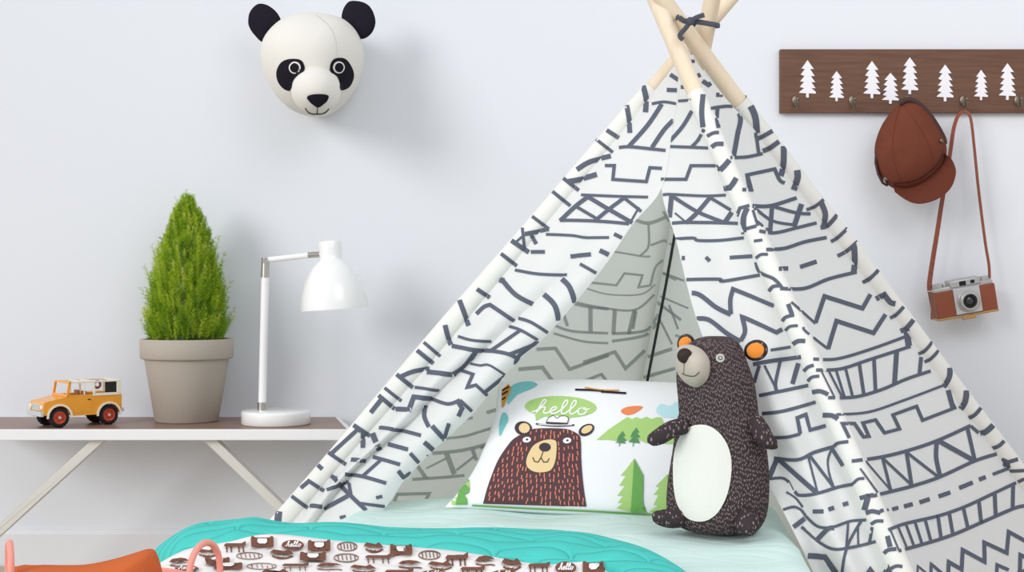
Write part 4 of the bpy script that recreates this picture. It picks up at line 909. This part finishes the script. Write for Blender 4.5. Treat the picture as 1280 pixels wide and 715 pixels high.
while yy < 640:
    xx = 178+rk.uniform(0, 12)
    while xx < 690:
        p = (xx+rk.uniform(-5, 5), yy+rk.uniform(-8, 8)); ok = inside(p, BODY) and inside((p[0]-9, p[1]-10), BODY) and inside((p[0]+9, p[1]+10), BODY)
        mz = [(465+(x-465)*1.14, 400+(y-400)*1.12) for x, y in MUZ]
        if ok and not inside(p, mz) and math.hypot(p[0]-392, p[1]-320) > 32 and math.hypot(p[0]-592, p[1]-324) > 34:
            sl_ = (p[0]-520)/520*-0.55; l = rk.uniform(7, 11)
            stroke(KP, zk([(p[0]-sl_*l*-1, p[1]-l), (p[0]+sl_*l*-1, p[1]+l)]), 1.35, C_['dash'], 0.0028, 2.5)
        xx += 23
    yy += 27
kf(MUZ, C_['tan'], 0.0026, True)
kf(ell(482, 358, 29, 22), C_['dark'], 0.0034)
stroke(KP, zk([(474,375),(463,408)]), 1.1, C_['dark'], 0.0034, 2)
stroke(KP, zk([(422,408),(430,428),(448,432),(462,410),(476,432),(495,430),(503,413)]), 1.2, C_['dark'], 0.0034, 2)
for cx, cy in ((392, 320), (592, 324)): kf(ell(cx, cy, 21, 14, -8), C_['white'], 0.0026); kf(ell(cx+2, cy, 6, 5), C_['dark'], 0.0034)
kf([(p[0], p[1]) for p in ell(560, 155, 178, 54, 1.5)], C_['lg'], 0.0014); kf([(432,180),(438,224),(490,195)], C_['lg'], 0.0014)
hello(KP, 560+415/3.973, 470+186/3.973, 53/3.973, 33/3.973, C_['white'], 1.7, 0.3, 0.03, 0.0024, 1.5)
stroke(KP, zk([(437,240),(530,250),(628,246)]), 1.9, C_['dark'], 0.0022, 3); stroke(KP, zk([(450,243),(530,248),(615,246)]), 0.9, C_['white'], 0.003, 3)
kf([(488,235),(500,212),(525,198),(540,212),(562,202),(592,203),(600,215),(592,240)], C_['white'], 0.0022)
stroke(KP, zk([(488,235),(500,212),(525,198),(542,214),(562,202),(590,203),(600,215),(592,240)]), 0.8, C_['dark'], 0.0028, 2); stroke(KP, zk([(488,236),(595,241)]), 2.4, C_['dark'], 0.003, 3)
stroke(KP, zk([(632,70),(735,74),(800,82)]), 2.4, C_['blk'], 0.002, 3); stroke(KP, zk([(680,60),(760,72),(850,74)]), 1.6, C_['amb'], 0.002, 3); stroke(KP, zk([(760,80),(885,88)]), 2.6, C_['blk'], 0.002, 3)
stroke(KP, zk([(120,640),(400,655),(700,668),(960,682),(1200,690)]), 2.2, C_['dg'], 0.0025, 4)
pw = b.build('pillow', origin=(pBL+pBR)/2, angle=80); tag(pw, 'white pillow printed with a brown bear in a hat saying hello, leaning inside the teepee', 'pillow')

# ================================================================ PLUSH BEAR
FUR2 = dashed_fur('bear_limb_plush', (64, 56, 59), (150, 130, 128), True)
FUR = dashed_fur('bear_charcoal_plush', (64, 56, 59), (150, 130, 128)); BEL = mat('bear_belly_white', (229, 228, 221), 0.95, bump=0.3, bscale=200, spec=0.05)
SNT = mat('bear_snout_grey', (196, 186, 174), 0.95, bump=0.2, bscale=300, spec=0.05); NSE = mat('bear_nose_brown', (52, 38, 36), 0.7); ORA = mat('bear_ear_orange', (240, 146, 60), 0.9, bump=0.2)
EYE = mat('bear_eye_grey', (190, 190, 184), 0.9); STB = mat('bear_mouth', (90, 70, 66), 0.9)
zr = lambda pts: Z(790, 400, 2.555, pts)
db = 2.72; s = db/FPX
bc = P(898, 665, 2.70); bc.z = 0.302
br = empty('plush_bear', bc, 'tall charcoal plush bear with white belly and orange inner ears standing on the quilt', 'stuffed toy')
lv = [(52,238,296),(55,222,312),(62,203,326),(78,178,344),(100,160,356),(130,148,366),(170,142,381),(210,143,392),(250,147,398),(285,149,402),(300,150,404),(320,144,412),(360,137,421),(410,131,429),(480,120,436),(540,112,437),(590,110,434),(625,116,427),(650,135,416),(668,170,400),(678,220,370)]
b = MB(); rows = []; nk = 40
lv2 = catmull([(a, l, r_) for a, l, r_ in lv], 3)
for v in lv2:
    (xl, y_), (xr, _) = zr([(v.y, v.x), (v.z, v.x)]); c = P((xl+xr)/2, y_, db); hw = (xr-xl)/2*s
    rows.append([c+Vector((hw*math.cos(t), hw*0.80*math.sin(t), 0.0)) for t in [2*math.pi*k/nk for k in range(nk)]])
b.grid(rows, FUR, close=True); b.cap(rows[0], FUR); b.cap(rows[-1][::-1], FUR)
bb = b.bvh()
fill(b, bb, zr([(p.x, p.y) for p in catmull([(x, y, 0) for x, y in [(212,335),(250,340),(285,368),(308,410),(317,460),(312,520),(298,570),(275,612),(245,636),(212,642),(180,632),(155,605),(140,560),(135,500),(137,440),(150,385),(178,348)]], 3, True)]), BEL, 0.003, 6)
b.build('body', br, angle=70)
# snout: soft mound pushed out to the left front
sc0 = zr([(196, 150)])[0]; h = bb.ray_cast(O, ray(*sc0).normalized())[0]
b = MB(); so = zr([(p.x, p.y) for p in catmull([(x, y, 0) for x, y in [(150,85),(185,78),(220,88),(245,115),(252,150),(245,190),(225,215),(200,223),(172,208),(150,180),(140,150),(140,115)]], 4, True)])
b.puff(so, (h-O).y+0.030, 0.075, 0.012, SNT, 9, center=zr([(188, 140)])[0], flatness=0.55)
sbv = b.bvh(); stroke([(b, sbv)], zr([(160,170),(178,177),(200,178),(215,165)]), 1.0, STB, 0.0012, 1.5); stroke([(b, sbv)], zr([(168,135),(166,170)]), 0.5, STB, 0.001, 1.5)
b.build('snout', br, angle=80)
nc = zr([(168, 114)])[0]; hn = sbv.ray_cast(O, ray(*nc).normalized())[0]
b = MB(); b.ball(hn+Vector((0, -0.002, 0)), (0.0145, 0.012, 0.0145), NSE, 20); b.build('nose', br)
ec = zr([(281, 122)])[0]; b = MB(); fill(b, bb, ell(ec[0], ec[1], 5.4, 5.4), EYE, 0.002, 3); fill(b, bb, ell(ec[0], ec[1], 2.6, 2.6), FUR, 0.003, 3); fill(b, bb, ell(ec[0], ec[1], 1.6, 1.6), EYE, 0.004, 3)
b.build('eye', br)
for cx, cy, rx_, ry_, rot, dd in ((173, 77, 29, 33, 0, db+0.02), (396, 97, 39, 34, -15, db+0.005)):
    b = MB(); e_ = zr(ell(cx, cy, rx_, ry_, rot)); b.puff(e_, dd, 0.014, 0.012, FUR2, 5); eb = b.bvh(); ear = b.build('ear', br)
    b = MB(); fill(b, eb, zr(ell(cx-2, cy, rx_*0.7, ry_*0.68, rot)), ORA, 0.0012, 3); b.build('inner_ear', ear)
def limb(pts, rads, name):
    b = MB(); p3 = catmull([tuple(P(x, y, d)) for (x, y), d in pts], 6); r3 = catmull([(r_, 0, 0) for r_ in rads], 6)
    rr = [max(0.001, v.x) for v in r3]; b.tube(p3, rr, FUR2, 18); b.build(name, br, angle=80)
limb([(zr([(165,338)])[0], db-0.04), (zr([(125,350)])[0], db-0.055), (zr([(88,372)])[0], db-0.065), (zr([(60,385)])[0], db-0.07), (zr([(50,390)])[0], db-0.07)], [0.016, 0.0165, 0.0155, 0.011, 0.002], 'arm')
limb([(zr([(395,325)])[0], db-0.045), (zr([(408,350)])[0], db-0.06), (zr([(424,376)])[0], db-0.068), (zr([(448,397)])[0], db-0.068), (zr([(463,409)])[0], db-0.066)], [0.016, 0.018, 0.0165, 0.012, 0.002], 'arm')
limb([(zr([(160,628)])[0], db-0.03), (zr([(130,633)])[0], db-0.05), (zr([(98,632)])[0], db-0.06), (zr([(72,627)])[0], db-0.065), (zr([(64,626)])[0], db-0.065)], [0.02, 0.019, 0.016, 0.010, 0.002], 'foot')
limb([(zr([(360,630)])[0], db-0.04), (zr([(368,648)])[0], db-0.075), (zr([(374,662)])[0], db-0.095), (zr([(380,668)])[0], db-0.107)], [0.024, 0.024, 0.017, 0.003], 'foot')

# ================================================================ DUVET
TEAL = quilted('duvet_turquoise', (82, 204, 194), 0.12, 4, 0.9); DWH = mat('duvet_print_ground', (238, 234, 232), 0.95, bump=0.3, bscale=50, spec=0.05)
BRO = mat('duvet_print_brown', (122, 84, 70), 0.95, spec=0.05)
OUTC = [(187,715,.27),(192,692,.31),(215,670,.34),(246,656.5,.358),(286,650,.368),(318,649,.368),(353,654,.363),(406,656.5,.358),(480,661,.352),(569,661,.35),(630,661,.35),(688,662,.35),(732,667,.345),(777,676,.34),(815,689,.335),(858,715,.33),(884,745,.328)]
INC = [(190,735,.26),(197,708,.31),(217,699,.34),(247,687,.356),(285,677,.368),(309,674,.37),(344,673,.372),(400,674.5,.371),(480,679,.368),(539,686,.364),(611,695,.358),(670,700,.354),(710,702,.352),(735,703.5,.35),(752,708,.348),(769,715,.345),(792,745,.343)]
oc = [Pz(*p) for p in OUTC]; ic = [Pz(*p) for p in INC]
oc = [Vector((oc[0].x-0.03, oc[0].y-0.05, 0.10)), Vector((oc[0].x-0.02, oc[0].y-0.03, 0.19))]+oc
ic = [Vector((ic[0].x-0.03, ic[0].y-0.16, 0.10)), Vector((ic[0].x-0.02, ic[0].y-0.10, 0.19))]+ic
oc = catmull(oc, 5); ic = catmull(ic, 5); N = len(oc)
def quilt_z(p): return 0.303
hang = [min(1, max(0, (0.30-p.z)/0.15)) for p in oc]
r0 = []; r1 = []; r2 = []
for i, p in enumerate(oc):
    g = 1-hang[i]
    dirv = (oc[i]-ic[i]); dirv.z = 0; dirv = dirv.normalized() if dirv.length > 1e-6 else Vector((0, 1, 0))
    onbed = p.x > -0.40
    r0.append(Vector((p.x, p.y, (0.304 if onbed else min(p.z, 0.304)-0.05*0)))-dirv*0.03 - Vector((0, 0, 0.0 if onbed else 0.03)))
    r1.append(Vector((p.x, p.y, (p.z+0.304)/2 if onbed else p.z-0.02))+dirv*0.012)
rows = [r0, r1]
for t, up in ((0, 0), (0.12, 0.006), (0.3, 0.011), (0.5, 0.012), (0.7, 0.010), (0.86, 0.005), (0.96, -0.002), (1.0, -0.009)):
    rows.append([o_.lerp(i_, t)+Vector((0, 0, up+0.0035*math.sin(i*0.55+t*3)*math.sin(math.pi*t))) for i, (o_, i_) in enumerate(zip(oc, ic))])
duv = MB(); duv.grid(rows, TEAL)
band = rows[-1]
prow = [band]; yend = 1.93-DW
for k in range(1, 27):
    t = k/26; row = []
    for i, p in enumerate(band):
        g = 1-min(1, max(0, (0.31-ic[i].z)/0.1))
        y = p.y+(yend-p.y)*t if p.y > yend else p.y-0.002*k
        dpos = p.y-y; x = p.x+0.02*t*(-1 if i < N*0.3 else 0)
        zb_ = p.z+0.012*min(1, dpos/0.012)-0.012*min(1, max(0, dpos-0.012)/0.09)
        wr = 0.006*math.sin(dpos*70+1.5*math.sin(i*0.12)+i*0.05)*g*min(1, dpos/0.03)+0.004*math.sin(i*0.35+dpos*20)*g
        row.append(Vector((x, y, zb_+wr)))
    prow.append(row)
for zz in (0.96, 0.8, 0.55, 0.33): prow.append([Vector((p.x, p.y-0.018*(1.0-zz)**0.5, p.z*zz)) for p in prow[26]])
duv.grid(prow, DWH)
# right-hand free edge of the comforter comes down onto the quilt
edge = [r[-1] for r in rows]+[r[-1] for r in prow[1:27]]; low = [Vector((p.x+0.01, p.y, min(p.z, 0.302))) for p in edge]; duv.grid([edge, low], TEAL)
dbv = duv.bvh(); DP = [(duv, dbv)]
def motif(kind, x, y, w_, h_):
    q = lambda pts: [(x+a*w_, y+c*h_) for a, c in pts]
    F = lambda pts: fill(duv, dbv, q(pts), BRO, 0.0042, 3)
    K = lambda pts, t: stroke(DP, q(pts), t, BRO, 0.0015, 1.5)
    if kind == 'bear': F([(-.5,-.5),(-.42,-.6),(-.3,-.45),(-.28,0),(-.2,.25),(.2,.25),(.28,0),(.3,-.45),(.42,-.6),(.5,-.5),(.5,.4),(.3,.5),(.15,.38),(-.15,.38),(-.3,.5),(-.5,.4)]); fill(duv, dbv, q([(-.2,-.3),(.2,-.3),(.22,0),(.12,.2),(-.12,.2),(-.22,0)]), DWH, 0.0058, 3)
    elif kind == 'fox':
        F([(-.5,-.1),(-.35,-.45),(-.2,-.2),(.1,-.25),(.25,-.5),(.4,-.15),(.5,.1),(.2,.15),(0,.0),(-.2,.1)]); K([(-.4,.1),(-.1,.4),(.2,.35),(.45,.1)], h_*0.16); K([(-.2,.2),(0,.3),(.1,.2)], h_*.1)
    elif kind == 'hog':
        K([(p[0], p[1]) for p in ell(0, 0, .5, .4, n=14)]+[(.5, 0)], h_*.09)
        for a in range(5): K([(-.34+a*.17,-.25),(-.30+a*.17,.25)], h_*.1)
    elif kind == 'deer':
        for a in (-.4, -.2, .15, .35): K([(a, -.1), (a+.03, .5)], h_*.14)
        F([(-.5,-.1),(-.4,-.3),(.3,-.3),(.5,-.55),(.5,-.1),(.4,.05),(-.45,.05)])
    elif kind == 'tail': F([(-.5,.1),(-.3,-.3),(0,-.4),(.3,-.3),(.5,0),(.25,-.05),(.1,.15),(-.1,.0),(-.3,.2)]); K([(-.45,.25),(-.1,.35),(.3,.3),(.5,.4)], h_*.12)
    elif kind == 'hello':
        F(ell(0, 0, .5, .5, n=20)); hello(DP, x-.36*w_, y+.22*h_, w_*.135, h_*.26, DWH, h_*.09, 0.3, 0, 0.0058, 1.2)
def inner_y(x):
    for a, c in zip(INC, INC[1:]):
        if a[0] <= x <= c[0]: return a[1]+(c[1]-a[1])*(x-a[0])/(c[0]-a[0])
    return 735
rm = random.Random(11); seq = ['tail', 'fox', 'deer', 'hello', 'bear', 'hog', 'fox', 'bear', 'hog', 'deer']
for r_, (off, hh, ww, gap) in enumerate(((9, 13, 27, 33), (23, 11, 32, 38), (35, 9, 36, 41), (49, 11, 38, 44), (65, 13, 40, 46), (84, 14, 42, 50), (106, 15, 46, 54), (130, 16, 50, 58))):
    x = 225+r_*9; i = r_*3
    while x < 785+off*0.3:
        y = inner_y(x)+off
        if r_ == 0 and 352 < x < 385: motif('hello', 366, 684, 28, 13); x = 366+gap; i = 4; done0 = True; continue
        if r_ == 0 and seq[i % 10] == 'hello' and x < 450: i += 1
        motif(seq[i % 10], x, y+rm.uniform(-2, 2), ww*rm.uniform(.9, 1.05), hh*rm.uniform(.9, 1.15)*(0.8 if x < 280 else 1)); x += gap*rm.uniform(1.0, 1.1); i += 1
dv_ = duv.build('duvet', origin=bx(BWD/2, 2.2, 0.1), angle=80); tag(dv_, 'turquoise comforter folded back over its white side printed with brown animals', 'duvet')

# ================================================================ PINK BASKET, ORANGE CUSHION
PNK = mat('basket_coral_pink', (240, 158, 144), 0.5); ORC = mat('cushion_orange', (200, 104, 60), 0.95, bump=0.3, bscale=250, spec=0.05)
kb = 1.75; cb = P(134, 735, kb); zr_ = cb.z; cb0 = Vector((cb.x, cb.y, 0))
bk = empty('coral_basket', cb0, 'tall coral pink basket with two loop handles in front of the bed', 'basket')
b = MB(); b.lathe([(0.085, 0.0), (0.09, 0.004), (0.112, zr_-0.02), (0.114, zr_-0.006), (0.118, zr_-0.004), (0.118, zr_+0.002), (0.115, zr_+0.004), (0.110, zr_), (0.106, zr_-0.02), (0.085, 0.01), (0.0001, 0.008)], cb0, PNK, 56, caps=False)
b.cap([cb0+Vector((0.085*math.cos(-a*math.pi/28), 0.085*math.sin(-a*math.pi/28), 0)) for a in range(56)], PNK); b.build('bin', bk, angle=50)
for sg, xx in ((-1, 12), (1, 256)):
    c = P(xx, 715, kb); b = MB(); pts = []
    for k in range(-4, 17):
        a = math.pi*k/12; 
        if k < 0 or k > 12: zz = -0.012*(abs(k) if k < 0 else k-12); a = 0 if k < 0 else math.pi
        else: zz = 0.036*math.sin(a)
        pts.append(c+Vector((0.0125*math.cos(a), 0.03*math.cos(a)*sg, zz-0.0)))
    b.tube(pts, 0.0042, PNK, 12); b.build('handle', bk)
b = MB(); b.puff([(p.x, p.y) for p in catmull([(x, y, 0) for x, y in [(14,714),(40,708),(75,708),(105,707),(140,700),(170,691),(186,687),(195,694),(203,725),(206,770),(170,790),(60,790),(22,770)]], 4, True)], kb, 0.045, 0.045, ORC, 8, center=(115, 745), flatness=0.4)
o_ = b.build('cushion', origin=(cb.x, cb.y, zr_-0.06), angle=80); tag(o_, 'burnt orange cushion stuffed into the coral basket', 'cushion')
